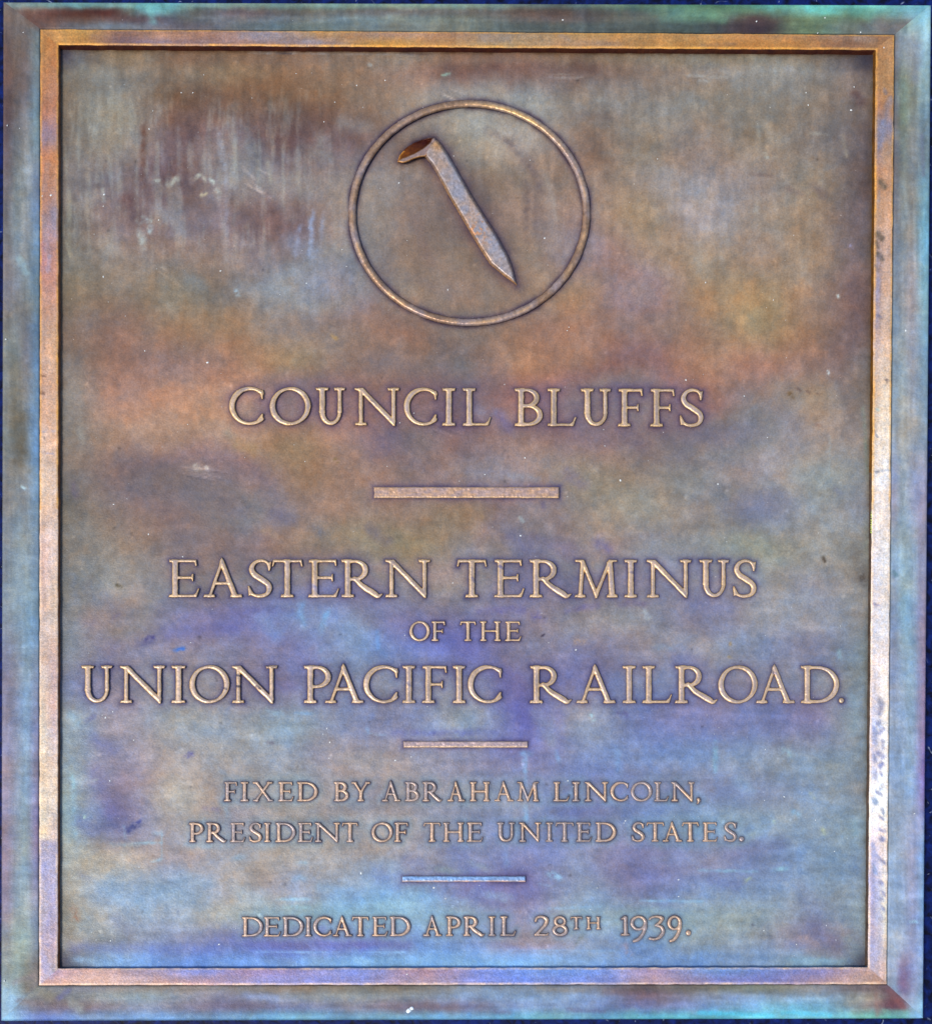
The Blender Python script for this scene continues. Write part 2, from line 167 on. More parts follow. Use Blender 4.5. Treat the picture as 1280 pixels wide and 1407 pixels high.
# stains, runs, smears: x0 y0 x1 y1 half-width colour strength (a short stroke is a spot)
STAINS = '''
303 182 311 250 4 a8b4c8 .5
310 250 313 335 3 a0a8bc .4
222 195 224 225 3 98a0b0 .3
275 190 278 235 5 90888c .3
192 318 197 340 5 b4c0bc .8
196 300 206 304 4 a8b8b8 .6
207 310 206 318 3.5 a8b4b8 .6
189 303 192 305 3 b8c4c0 .6
232 252 243 246 4.5 b0b8ac .65
213 249 219 249 3 b8c0b8 .5
268 245 275 240 2.5 d0d8c8 .8
276 241 283 248 2 c8ccc0 .6
288 245 293 252 2.5 c8d4cc .8
297 260 303 265 2.5 c0c8c0 .6
277 268 282 266 2.5 b4a890 .8
141 260 143 276 2.5 b8bcb4 .7
132 240 133 250 2.5 a8a8a4 .5
150 332 152 336 12 b4aca0 .55
90 330 96 352 2 b0b0a0 .5
178 275 184 300 12 55384a .6
170 272 176 275 8 6a3a38 .4
198 172 196 225 4 6a3826 .55
197 225 196 262 4 633c34 .4
120 150 128 160 12 8f8c80 .4
155 150 175 165 14 94907f .4
148 180 165 195 10 8c887c .35
112 95 150 105 12 90968e .35
215 130 260 140 12 64401f .3
300 185 302 215 3 9aa0ac .35
240 300 300 305 16 8a86a0 .2
440 190 447 215 12 a4aca4 .45
470 170 505 175 9 9aa0a0 .45
418 200 425 215 10 909890 .3
590 128 690 112 14 a2a29c .45
630 125 668 128 6 b0aca4 .3
410 150 440 160 14 6a4a40 .35
380 170 420 172 14 5c4858 .4
340 180 345 215 6 8c98a0 .3
325 270 338 310 16 5a4448 .35
390 250 420 262 14 98948c .3
395 330 430 350 12 8ca4d0 .4
425 300 430 345 3 a0b0d0 .35
330 395 390 400 10 8498b0 .45
325 400 327 405 3 a0c0d8 .6
403 365 407 385 5 8aa4c4 .35
375 395 395 415 12 8894a0 .3
262 385 275 392 9 7c8c98 .4
220 385 225 395 7 808c94 .35
485 235 490 300 10 8a7460 .2
560 255 600 330 24 6a5c55 .3
600 330 640 380 20 6c5e56 .25
690 170 720 220 18 7c5c58 .25
730 260 745 320 12 6c5866 .4
745 240 765 330 8 98929c .3
688 245 700 280 10 b0846c .3
625 195 640 190 10 8c7850 .35
340 72 450 73 1.5 b4bccc .55
450 73 570 75 1.5 a8b0bc .45
380 72 400 73 1.5 20182a .6
550 73 590 74 1.3 30243a .6
755 106 800 106 1.8 a8a8a8 .5
750 102 790 101 1.2 a09c94 .4
607 103 617 101 1.8 a0d4c4 .7
506 88 509 89 2 a8b8c0 .6
940 103 1000 106 2 a8b0b4 .45
960 110 975 111 2 a8b4bc .45
680 90 700 110 9 5e3c34 .4
790 88 815 94 9 5a3a34 .5
1072 90 1110 94 8 98a0a0 .45
1078 94 1090 96 5 a0b0c8 .4
818 135 830 138 4 a8b0b0 .4
790 160 850 158 6 705248 .3
860 200 875 192 8 745a50 .3
880 245 905 250 18 9c9ca8 .4
830 210 870 212 5 a09c94 .3
1176 130 1182 140 8 5c3434 .65
1190 170 1190 215 7 50404c .4
1157 185 1163 214 3 a89c88 .65
1113 182 1125 183 2.5 b0b0a4 .6
1125 183 1140 185 2 98948c .5
1050 212 1053 216 3 a8b4b0 .5
1064 214 1066 215 2 b0b8b4 .5
1041 170 1043 195 2.5 9c9c94 .4
1030 238 1060 242 2.5 685048 .4
1042 275 1040 295 6 acaca4 .5
1080 258 1100 265 5 6e5660 .45
1120 258 1130 268 7 6a5054 .45
1117 265 1121 270 2 9a7c50 .5
1167 337 1171 340 2 a8a8d8 .7
1150 405 1152 408 1.5 c8d8d8 .8
1176 385 1190 420 10 5e4858 .4
1136 509 1138 513 1.5 d0dce0 .8
1084 540 1088 545 3.5 6c5438 .8
1096 534 1099 537 1.8 64504c .7
1108 537 1112 539 1.8 64504c .6
1123 541 1125 542 1.5 5c4844 .6
1066 530 1070 535 12 a48c74 .3
1120 583 1126 585 1.8 8c6a60 .6
1135 561 1137 563 1.4 54484c .7
1140 600 1138 660 1.5 9cb0b8 .4
1147 670 1155 680 3 70789c .5
1070 678 1085 690 10 78809c .4
1030 680 1050 700 20 7480a4 .35
1130 765 1132 771 3 5c5248 .9
1127 758 1130 762 3 8c8c88 .6
1175 760 1190 795 9 6c6058 .6
1182 790 1186 800 6 4c4038 .5
1170 795 1185 800 5 50484c .4
1178 840 1180 860 8 70686c .3
1188 700 1190 760 3 7c8c80 .3
1186 560 1192 660 3 78a094 .45
1108 810 1130 825 22 7c7ca4 .35
1153 895 1154 905 3 9cd0dc .6
1170 960 1172 1000 9 8cb0bc .4
1150 970 1160 1000 16 8ca4ac .3
1003 884 1004 888 2 9c8460 .7
1001 902 1004 904 2 a08c68 .6
455 460 463 466 2.2 e0a848 .9
461 632 464 634 2.2 6c5c28 .9
329 603 330 605 1.5 50502c .8
262 643 285 645 6 b8a898 .5
268 640 272 646 3 c8c0b4 .6
283 641 285 643 2 d0c8c0 .6
110 590 114 605 4 a8a8a0 .5
108 500 112 620 4 8c8c88 .3
90 490 92 640 6 8c8c90 .35
95 400 97 450 4 706450 .3
312 595 320 600 7 7c8c84 .4
325 610 345 618 8 a89848 .3
180 625 200 640 20 705c74 .45
100 665 104 680 5 5c4c80 .55
240 660 300 680 26 746078 .3
300 640 320 650 14 806470 .3
470 480 560 500 26 786878 .3
520 495 560 500 16 6c6c8c .3
330 480 340 500 10 84785c .3
540 600 520 620 16 5c5484 .45
500 598 560 612 14 645880 .35
650 560 668 575 12 8ca0cc .5
684 570 696 586 8 4c58b4 .6
664 563 690 566 6 8494bc .4
770 550 800 570 20 604c74 .35
800 590 830 610 16 605478 .35
740 590 780 612 14 685878 .3
860 595 885 612 12 5c5078 .45
920 590 940 620 18 685878 .35
780 650 800 665 9 5854a0 .4
700 652 740 658 5 8098b8 .45
640 648 700 650 4 7c84ac .35
740 440 760 500 20 7c6480 .3
850 430 890 470 24 80688c .3
640 370 720 380 14 a88468 .2
745 690 747 700 3 4c4478 .5
510 728 530 745 9 5c5480 .5
375 705 400 715 8 5c6090 .45
425 725 445 735 6 6078a4 .35
360 728 380 735 5 b09058 .35
470 728 500 738 6 b09468 .35
225 690 300 715 20 806c80 .3
120 805 135 830 8 647090 .4
145 815 160 845 6 687498 .4
100 790 104 830 5 64789c .4
150 800 170 812 8 a4a498 .35
161 804 165 806 2.5 605848 .9
155 850 164 843 2 585490 .7
190 885 210 880 5 484884 .6
203 878 210 876 3.5 403c7c .7
240 893 252 891 2.6 2c70e0 .95
230 870 320 862 9 585cb4 .5
250 850 320 845 10 7068a4 .35
120 860 150 890 16 785c98 .35
360 850 380 870 10 7098c8 .45
412 832 418 862 4 70a8dc .65
418 826 408 850 4 6898d0 .5
448 842 440 868 4.5 70acdc .65
452 838 446 850 3 78b0e0 .5
480 860 500 880 16 749cc8 .45
518 868 520 890 3.5 70a4e4 .65
515 885 530 900 4 6094d8 .55
440 890 446 910 4 6c98cc .4
350 865 380 875 6 5c78c4 .4
320 840 400 838 5 585094 .4
545 860 640 870 20 6060ac .35
640 900 700 930 14 605cac .35
700 740 780 760 14 5c54a0 .4
820 745 835 755 9 5050a4 .6
715 712 718 716 2.5 b8d8e0 .6
660 703 664 714 3 c8a060 .3
660 840 720 838 6 544ca4 .5
735 845 745 850 5 4c48a8 .5
780 838 820 832 5 5448a0 .45
850 828 890 830 5 54489c .4
885 842 890 848 4 a4b8c8 .6
792 880 800 882 4 b89478 .7
744 874 747 872 1.5 3c3048 .8
900 890 930 892 6 78a0c8 .5
960 780 980 800 10 646cac .4
960 825 1000 835 14 6468b0 .4
930 905 960 915 14 5c60b0 .4
700 960 730 980 20 5450b0 .4
690 930 715 950 14 604ca8 .4
740 945 780 985 10 7080b4 .3
740 980 760 1020 12 90a4b4 .5
770 980 768 1030 8 6060bc .35
812 984 815 988 3 b0e0f0 .7
850 980 860 984 5 504890 .5
720 1036 721 1060 3.5 90c8f4 .8
721 1060 722 1078 3 84b8e8 .5
721 1108 723 1128 3 88c0f0 .8
716 1035 730 1036 4 88bce8 .5
764 1033 768 1046 3 80b8e8 .5
846 1030 850 1060 5 6ca8e4 .5
982 1020 982 1060 3.5 84c4e0 .6
1078 1033 1085 1037 6 90b8c8 .5
1015 1075 1030 1085 8 7cb0d4 .4
1060 1000 1100 1010 20 6c74b0 .3
1090 970 1120 990 14 8064a4 .35
100 985 106 992 8 7cb8dc .6
118 992 130 984 3 4c508c .8
130 1015 150 1030 10 5464bc .55
256 1040 262 1036 4 504ca0 .6
250 1008 320 1012 10 7c9cc8 .35
366 975 386 982 4 88c0e0 .5
404 980 430 981 2.2 70a8dc .6
380 940 400 945 10 5450a0 .4
368 1020 374 1022 2.5 605870 .6
504 1000 506 1008 2 88bcec .6
500 1008 530 1010 1.2 88b0d8 .4
540 1008 680 1006 5 5058b4 .55
430 1030 440 1040 12 8078a0 .3
130 1060 150 1110 12 5c5cac .5
110 1130 128 1142 9 505ca8 .55
100 1080 103 1150 4 7cb4d4 .5
98 1065 103 1085 3 94cce0 .5
125 1074 135 1070 1.8 98a0a0 .7
115 1122 116 1124 2 a8c8c0 .8
174 1142 186 1132 5.5 3c4480 .85
186 1132 192 1128 2.5 444c88 .8
180 1159 222 1158 2 8cc0dc .6
222 1140 222 1184 1.2 8cb8d0 .45
210 1145 222 1146 2.5 84b8dc .5
208 1184 222 1181 1.8 98cce8 .7
152 1160 190 1162 3 88a8b8 .5
170 1135 172 1150 1.5 8cc4dc .4
256 1162 320 1164 4 8cacc8 .45
308 1104 312 1120 4 7cb4dc .5
300 1060 310 1064 3 6c9cd0 .4
280 1110 300 1114 3 6c64a0 .4
110 1200 125 1210 5 606c9c .4
100 1250 104 1262 6 8c6450 .6
92 1240 96 1290 5 64605c .4
115 1240 140 1262 9 a8947c .4
150 1215 165 1235 12 689cd4 .45
190 1240 205 1255 8 6ca4d8 .4
250 1205 290 1215 8 6c9ccc .4
160 1265 180 1280 10 7078ac .35
243 1245 246 1262 2 607090 .5
320 1180 335 1178 4 70a8d8 .55
408 1185 420 1186 2.5 80b8dc .55
403 1207 420 1208 4 6ca8dc .5
500 1190 520 1205 16 7098cc .4
520 1200 545 1215 12 5468c0 .4
560 1185 590 1195 10 505898 .5
595 1150 640 1180 14 5c5c9c .4
590 1193 640 1200 4 8ca898 .45
640 1185 680 1198 5 90a8a0 .4
380 1236 425 1236 2 98d0f0 .65
390 1247 425 1247 2.5 98ccdc .55
330 1230 360 1235 10 90b4c8 .4
440 1220 470 1228 7 88b4d4 .4
450 1245 470 1244 4 90bcdc .5
520 1245 570 1243 5 98c8dc .6
570 1230 600 1236 6 80bce0 .45
620 1236 640 1240 5 90bcdc .4
650 1225 700 1235 6 90bcdc .5
460 1260 470 1290 8 8cb8cc .4
475 1255 500 1285 8 88c4e0 .45
360 1265 420 1285 14 84a8bc .35
560 1260 620 1280 14 8cb4d0 .4
340 1295 420 1302 7 5c4ca0 .4
490 1295 560 1300 7 5848a0 .45
350 1308 465 1309 1.5 90c0f4 .75
500 1309 556 1309 1.5 98ccfc .75
485 1305 495 1325 5 78b0f0 .5
490 1320 510 1324 4 98d0f4 .6
440 1325 640 1320 4 70a8f0 .4
100 1318 150 1324 4 84b8ec .6
100 1302 300 1306 9 4c5cb8 .5
320 1290 400 1315 9 5064c0 .35
700 1306 850 1307 1.5 88b8ec .5
640 1313 760 1316 5 74a8f4 .45
800 1285 792 1296 3 586058 .6
755 1290 780 1300 8 a08888 .45
700 1288 740 1296 10 8c7494 .4
858 1300 864 1312 5 a07890 .4
694 1158 695 1190 4 74a0dc .5
755 1202 768 1206 5 8cc0e8 .7
740 1215 760 1218 1.5 8cb0dc .5
750 1249 825 1246 2 90c4f0 .55
880 1238 965 1239 1.8 90c8f0 .75
880 1250 920 1253 5 90bccc .4
790 1180 800 1195 16 8c98ac .3
820 1195 870 1210 16 6860a0 .3
935 1150 945 1160 4 686480 .4
900 1180 960 1185 8 7090c4 .4
960 1196 1040 1198 2 88c4dc .5
1062 1196 1080 1194 3 98d0dc .6
1025 1210 1030 1207 2 98a888 .6
1005 1165 1050 1138 5 9cb0ac .5
1000 1172 1070 1160 10 68609c .35
980 1210 1010 1218 9 5c64b0 .4
1090 1115 1096 1120 4 80bce8 .5
1113 1092 1118 1096 3 b0b89c .5
1130 1140 1133 1146 2.5 a8b49c .7
1061 1127 1063 1130 2 b0c8b8 .7
1108 1160 1100 1185 5 5c80b8 .4
1170 1180 1176 1200 6 5c84c0 .5
1172 1130 1174 1145 5 88c0d8 .4
1145 1060 1150 1090 16 909c9c .35
1100 1225 1115 1250 14 6c74a8 .35
1095 1290 1110 1288 5 ac8c88 .55
1108 1292 1125 1300 5 b09088 .55
1075 1280 1090 1276 6 90849c .4
1140 1272 1165 1282 6 a88884 .45
1110 1308 1150 1312 7 94807c .4
1120 1275 1150 1300 12 6c609c .4
1165 1295 1185 1318 9 84a4a4 .5
1033 1270 1035 1272 1.5 484858 .7
970 1270 990 1280 12 a09894 .3
1080 1318 1180 1322 3 88b4c8 .4
960 1312 1080 1316 5 486c9c .4
620 300 560 340 22 8c7464 .5
590 370 640 400 22 94786c .5
540 240 520 320 14 94806c .45
700 350 720 380 18 9c7c68 .45
760 290 770 340 12 a08068 .4
640 180 680 175 12 949088 .5
680 230 690 260 14 947c60 .4
700 290 690 320 10 a0806c .4
725 215 745 260 6 6c545c .35

668 178 700 196 5 6c5458 .45
700 196 728 226 6 604c5c .5
728 226 742 262 5 685468 .4
735 262 738 320 5 74606c .4
752 240 764 300 4 a8a098 .5
660 168 700 180 4 a09c90 .4
690 205 712 240 6 94785c .4
700 250 712 300 7 a08474 .45
722 250 724 330 5 5c485c .45
540 250 500 290 8 8c8484 .35
510 240 504 320 4 94887c .45
506 330 520 370 4 98887c .4
570 300 590 360 8 7c6064 .35
620 400 680 408 6 8c8078 .4
560 380 620 405 8 806c78 .35
110 130 108 230 3 96948c .4
135 190 138 250 4 9c9890 .35
160 200 162 230 3 a09c94 .4
245 175 247 240 4 908890 .4
262 200 264 250 4 9c9490 .4
285 190 287 235 4 9c9898 .45
320 185 323 230 5 9ca09c .45
338 175 343 235 4 8c8c8c .35
352 200 356 260 3 94948c .4
367 215 372 250 3 a4a494 .45
375 250 400 300 10 9c948c .35
430 290 424 350 3 a0b4dc .55
412 310 406 350 3 98a8cc .5
445 290 440 330 3 9ca8c8 .4
120 225 118 300 3 9c9488 .35
96 260 95 350 2.5 9c9884 .45
215 285 245 310 7 98949c .35
230 295 262 330 7 908c98 .3'''
MSTAINS = '''
205 10 210 28 6 70c4c8 .6
90 16 120 20 6 5c3020 .5
55 38 40 25 6 643c30 .5
562 1390 566 1386 2.5 e8f8ff .0
1110 12 1150 16 5 5ce0d0 .5
1175 12 1195 22 9 50a8a0 .5
1205 28 1212 38 7 6c6470 .6
1150 20 1175 34 8 607868 .4
960 12 1030 10 4 58785c .5
1035 28 1060 34 7 4a3838 .5
975 22 995 26 7 64a080 .5
860 20 900 24 6 68605c .5
1235 12 1260 20 8 80c8d8 .4
1248 60 1254 110 7 8898a8 .3
1240 150 1242 165 5 809070 .4
1266 185 1268 240 2.5 6c7088 .6
1262 60 1258 110 6 788098 .4
1228 786 1231 790 3.5 50707c .8
1225 770 1227 795 4 7488b0 .3
1242 820 1246 880 7 74a8c8 .3
1264 690 1262 1060 3 9080ac .3
1248 1336 1236 1352 3.5 7c5c94 .5
1222 1362 1238 1383 5 804c5c .7
1234 1375 1242 1388 3.5 845058 .6
1203 1365 1205 1395 3 906c64 .5
1215 1390 1245 1392 4 60c8b8 .5
1090 1385 1100 1392 6 70d0f0 .6
1075 1392 1140 1395 3 50c8f0 .5
960 1392 1060 1396 3 44c8f0 .5
1250 1267 1260 1267 1.2 b0e8f8 .8
30 570 33 620 5 5c5444 .55
28 600 30 640 5 605440 .5
32 655 32 700 5 5c6470 .35
30 668 34 671 2 c8e8f4 .8
28 355 36 375 5 90c0d0 .5
28 440 30 480 5 706c68 .4
25 760 28 860 7 7088a4 .35
30 1265 35 1275 6 686868 .3
20 1350 45 1342 4 7c6884 .5
25 1375 55 1380 5 705868 .5
80 1372 95 1362 4 54589c .6
100 1378 110 1385 7 8ca4a0 .5
52 1360 68 1370 6 84806c .5
340 1368 380 1372 5 7898dc .5
335 1382 375 1384 3.5 5c506c .5
740 1358 800 1362 3 908478 .4
670 1362 690 1380 8 84acdc .4
830 1362 900 1368 5 704c54 .4
780 1388 830 1390 3 604c80 .4
1000 1370 1040 1385 8 7494d8 .5
680 1390 700 1392 3 604878 .5
'''
BSTAINS = '''
55 592 80 593 1.1 9498b8 .7
55 621 74 623 1.1 9494b4 .7
54 515 62 517 1.6 5a4440 .95
54 540 60 541 1.8 5a4440 .9
60 477 62 478 1.2 70605c .7
60 600 61 602 1 504440 .7
56 180 76 200 9 8c7c94 .4
60 300 66 350 4 9490a8 .45
68 352 66 372 3 94a0cc .5
66 225 60 260 4 9488a0 .35
60 1055 80 1068 3 8c84c0 .0
56 1158 78 1162 5 7c80b8 .6
60 1190 70 1235 5 8c90d0 .5
76 1230 60 1290 3 8c90cc .4
60 1296 72 1301 2 74749c .6
56 1310 66 1340 6 949ad8 .5
128 52 142 53 6 9c7464 .5
160 50 178 55 9 84646c .5
330 48 380 50 5 9490a0 .5
420 56 440 57 4 9890a4 .5
660 52 700 54 5 9c8c94 .4
770 49 780 52 3 9c8c98 .5
820 60 850 60 2.5 948078 .5
960 62 1010 60 2.5 8c7464 .4
1130 60 1180 60 4 8c6048 .5
1175 52 1200 56 5 9c9494 .4
1215 124 1217 128 2.5 7c7488 .8
1222 135 1214 170 5 847c94 .7
1214 170 1208 200 5 7c84a8 .7
1205 165 1204 215 2.5 8c7c90 .5
1209 250 1214 256 4.5 6c6050 .85
1216 256 1215 260 2 5c5044 .8
1207 262 1206 285 1.8 948c98 .6
1205 322 1212 328 4 64584c .9
1204 332 1206 340 2.5 645850 .8
1206 348 1212 356 4 64584c .9
1203 365 1206 372 3 685c58 .7
1208 350 1203 420 3 8c84a0 .45
1207 380 1204 450 3 8c88a8 .5
1206 433 1209 436 2.5 6c6c84 .7
1217 522 1218 524 2 4c3c4c .8
1201 592 1204 600 1.6 7c8498 .8
1205 562 1207 564 2.5 a8c8c8 .7
1204 648 1222 646 1.6 8c9cb4 .7
1203 649 1207 649 1.6 54586c .8
1199 830 1206 832 2 8080a8 .8
1207 962 1212 968 4 8488a8 .8
1211 972 1208 980 3.5 8084ac .8
1209 992 1205 994 2.5 747cac .85
1212 1002 1208 1008 3 7c80b0 .85
1200 1000 1202 1020 3 7888b8 .7
1212 1018 1213 1028 2.5 8488ac .7
1206 1034 1213 1040 3 7c80b0 .7
1201 1038 1202 1046 2.5 7c88b4 .8
1211 1050 1209 1053 3.5 7078b0 .9
1203 1060 1202 1070 2 8088b4 .6
1210 1062 1212 1066 2 8488b0 .8
1213 1078 1208 1085 2.5 9094b0 .7
1204 1088 1210 1092 2.2 7078a8 .8
1200 1098 1203 1104 3.5 607ca8 .9
1212 1112 1214 1120 2 8088a8 .8
1208 1122 1213 1126 2.2 7c80a8 .8
1208 1140 1214 1142 2.4 7c80b0 .85
1210 1152 1212 1154 3.5 6c74a8 .9
1206 1178 1215 1186 3 7c80a8 .85
1201 1190 1203 1200 3 7490bc .7
1198 1160 1203 1185 3.5 8c98c8 .6
1208 1213 1211 1215 3.2 747cac .9
1213 1226 1214 1230 2.2 7078a8 .8
1204 1234 1212 1236 2.5 8488ac .8
1213 1249 1214 1251 2.6 747cb0 .9
1202 1215 1206 1262 5 a0a8d4 .5
1210 1264 1203 1320 6 a8a4cc .5
'''
def parse_st(t):
    r = []
    for l in t.strip().split('\n'):
        p = l.split()
        if not p: continue
        r.append((*map(float, p[:5]), unpurple(hx(p[5]), .35), float(p[6])))
    return r
def apply_stains(col, x, y, st, soft=2.4):
    for (x0, y0, x1, y1, wd, c, a) in st:
        m = wd * 2.6 + 3
        sel = np.nonzero((x > min(x0, x1) - m) & (x < max(x0, x1) + m) & (y > min(y0, y1) - m) & (y < max(y0, y1) + m))[0]
        if len(sel) == 0: continue
        px, py = x[sel], y[sel]
        jx = px + wd * .55 * fbm(px, py, wd * 1.6 + 2, 3, 31); jy = py + wd * .55 * fbm(px, py, wd * 1.6 + 2, 3, 57)
        dx_, dy_ = x1 - x0, y1 - y0; L = dx_ * dx_ + dy_ * dy_ + 1e-6
        t = np.clip(((jx - x0) * dx_ + (jy - y0) * dy_) / L, 0, 1)
        d = np.hypot(jx - x0 - t * dx_, jy - y0 - t * dy_) / wd
        m_ = np.exp(-(d / 1.05) ** soft) * a * (.88 if wd < 8 else .72) * (0.85 + .35 * fbm(px, py, 5, 2, 91))
        if wd < 6.5 and st is ST: m_ = m_ * (np.clip(.95 + 1.9 * fbm(px, py, 4, 3, 93), 0, 1.6) if L < (3 * wd) ** 2 else np.clip(.85 + .9 * fbm(px, py, 7, 4, 93), 0, 1.3) * (.6 + .4 * np.sin(np.pi * np.clip(t * .9 + .05, 0, 1))))
        if st is ST and y0 < 360 and x0 < 470: m_ = m_ * 1.2
        lim = c if wd < 4 else (c - c.mean()) * .8 + c.mean()
        col[sel] += np.clip(m_, 0, 1)[:, None] * (lim - col[sel])
    return col
ST, MST, BST = parse_st(STAINS), parse_st(MSTAINS), parse_st(BSTAINS)

def grime(x, y, amp=1.0):
    """cloudy wiping marks: horizontal low down, upright high up"""
    a = fbm(x, y, 30, 5, 3, 1.0, 1.0); h = fbm(x, y, 16, 4, 5, 3.2, .55); v = fbm(x, y, 16, 4, 8, .5, 3.0)
    k = np.clip((y - 500) / 500, 0, 1)
    f = fbm(x, y, 5, 3, 11)
    f2 = fbm(x, y, 11, 3, 13)
    return amp * (.5 * a + .62 * (h * k + v * (1 - k) * np.clip((700 - y) / 400, 0.2, 1)) + .22 * f + .3 * f2)
def vary(col, x, y, amp=1.0):
    g = grime(x, y)[..., None]
    hue = fbm(x, y, 22, 4, 21)[..., None]; hue2 = fbm(x, y, 6, 3, 27)[..., None]
    col = col * (1 + amp * (.16 * g))
    col = col * (1 + amp * (.035 * hue + .025 * hue2) * np.array([1.3, .1, -1.3]))
    p1 = np.tanh(5 * (fbm(x, y, 20, 4, 311) - .08)); p2 = np.tanh(6 * (fbm(x, y, 9, 4, 313) - .15)); p3 = np.tanh(5 * fbm(x, y, 34, 5, 315))
    col = col * (1 + amp * (.035 * p1 + .02 * p2)[..., None]) * (1 + amp * p3[..., None] * np.array([.025, 0, -.025]))
    return np.clip(col, 0.01, 1)
def field_col(x, y):
    wx = x + 12 * fbm(x, y, 55, 4, 41) + 5 * fbm(x, y, 9, 3, 43)
    wy = y + 10 * fbm(x, y, 55, 4, 47) + 4 * fbm(x, y, 9, 3, 49)
    k = np.clip((y - 1275) / 40, 0, 1); wy = wy * (1 - k) + (y + 3 * fbm(x, y, 30, 3, 50)) * k
    c = unpurple(grid_eval(FX, FY, FG, wx, wy))
    gm = c.mean(1, keepdims=True); c = (gm + (c - gm) * .75) * (1 + .14 * np.clip((480 - y) / 200, 0, 1))[..., None] * (1 + np.clip((y - 930) / 60, 0, 1)[..., None] * np.clip((1230 - y) / 60, 0, 1)[..., None] * np.clip((760 - x) / 250, .15, 1)[..., None] * np.array([.07, .02, -.05]))
    ul = np.clip((500 - x) / 90, 0, 1) * np.clip((y - 110) / 50, 0, 1) * np.clip((380 - y) / 60, 0, 1)      # chalky runs at the upper left
    run = np.clip(1.6 * fbm(x, y, 9, 4, 401, .8, 6.0) + .9 * fbm(x, y, 40, 3, 403) + .05, 0, .8) * ul
    c = c + run[..., None] * .48 * (hx('a8a8a0') - c)
    wb = np.clip(1 - abs(y - 520) / 150, 0, 1)[..., None]; c = c * (1 + wb * np.array([.06, .02, -.01]))
    c = vary(c, x, y)
    return apply_stains(c, x, y, ST)
def strip_col(tab, x, y, vertical, amp=1.0, wa=10):
    al, ac, G = tab
    q, p = (y, x) if vertical else (x, y)
    q2 = q + wa * fbm(x, y, 26, 4, 61); p2 = p + (2.5 if wa > 6 else 3) * fbm(x, y, 14, 4, 63)
    c = grid_eval(al, ac, G, q2, p2)
    gm = c.mean(1, keepdims=True); c = (gm + (c - gm) * (.6 if tab is MB or tab is MR else .74 if tab is MT else .64 if tab is ML else 1.12 if tab is BB else .8 if tab is BT or tab is BR else .9)) * (.93 if tab is MB or tab is BB or tab is ML else 1.06 if tab is BR else 1)
    return vary(c, x, y, amp)

# ------------------------------------------------------------------ materials
def bronze(name, metallic, rough, grain=.5, bump=.25, gsc=1.0):
    m = bpy.data.materials.new(name); m.use_nodes = True
    n = m.node_tree.nodes; l = m.node_tree.links; b = n['Principled BSDF']
    at = n.new('ShaderNodeAttribute'); at.attribute_name = 'patina'
    tc = n.new('ShaderNodeTexCoord')
    geo = n.new('ShaderNodeNewGeometry')
    def noise(scale, det, rgh=.6):
        t = n.new('ShaderNodeTexNoise'); t.inputs['Scale'].default_value = scale / S / 1000 * 1.0
        t.inputs['Detail'].default_value = det; t.inputs['Roughness'].default_value = rgh
        l.new(geo.outputs['Position'], t.inputs['Vector']); return t
    n1 = noise(420 * gsc, 3); n2 = noise(95 * gsc, 4, .7); n3 = noise(250, 2)
    def mr(src, a, bb, lo=.3, hi=.7):
        t = n.new('ShaderNodeMapRange'); t.inputs[1].default_value = lo; t.inputs[2].default_value = hi
        t.inputs[3].default_value = a; t.inputs[4].default_value = bb; l.new(src, t.inputs[0]); return t.outputs[0]
    g = mr(n1.outputs['Fac'], 1 - .42 * grain, 1 + .42 * grain); g2 = mr(n2.outputs['Fac'], 1 - .16 * grain, 1 + .16 * grain)
    mu = n.new('ShaderNodeMath'); mu.operation = 'MULTIPLY'; l.new(g, mu.inputs[0]); l.new(g2, mu.inputs[1])
    vm = n.new('ShaderNodeVectorMath'); vm.operation = 'SCALE'; l.new(at.outputs['Color'], vm.inputs[0]); l.new(mu.outputs[0], vm.inputs['Scale'])
    # a little chroma grain: copper and verdigris crystals
    mx = n.new('ShaderNodeMix'); mx.data_type = 'RGBA'; mx.blend_type = 'MULTIPLY'; mx.inputs[0].default_value = 1
    cr = n.new('ShaderNodeValToRGB'); l.new(n3.outputs['Fac'], cr.inputs[0])
    cr.color_ramp.elements[0].position = .36; cr.color_ramp.elements[0].color = (1 + .10 * grain, 1, 1 - .16 * grain, 1)
    cr.color_ramp.elements[1].position = .64; cr.color_ramp.elements[1].color = (1 - .10 * grain, 1, 1 + .14 * grain, 1)
    l.new(vm.outputs[0], mx.inputs[6]); l.new(cr.outputs[0], mx.inputs[7]); l.new(mx.outputs[2], b.inputs['Base Color'])
    b.inputs['Metallic'].default_value = metallic; b.inputs['Specular IOR Level'].default_value = .35
    l.new(mr(n2.outputs['Fac'], rough - .07, rough + .1), b.inputs['Roughness'])
    bp = n.new('ShaderNodeBump'); bp.inputs['Strength'].default_value = bump; bp.inputs['Distance'].default_value = 1.2 * S
    ad = n.new('ShaderNodeMath'); ad.operation = 'ADD'; l.new(n1.outputs['Fac'], ad.inputs[0]); l.new(n2.outputs['Fac'], ad.inputs[1])
    l.new(ad.outputs[0], bp.inputs['Height']); l.new(bp.outputs[0], b.inputs['Normal'])
    return m
M_field = bronze('weathered_bronze', .25, .52, .34, .35)
M_mould = bronze('moulding_bronze', .2, .54, .3, .3)
M_band = bronze('rubbed_bronze', .25, .5, .55, .4)
M_letter = bronze('lettering_bronze', .45, .4, .32, .2, 1.3)

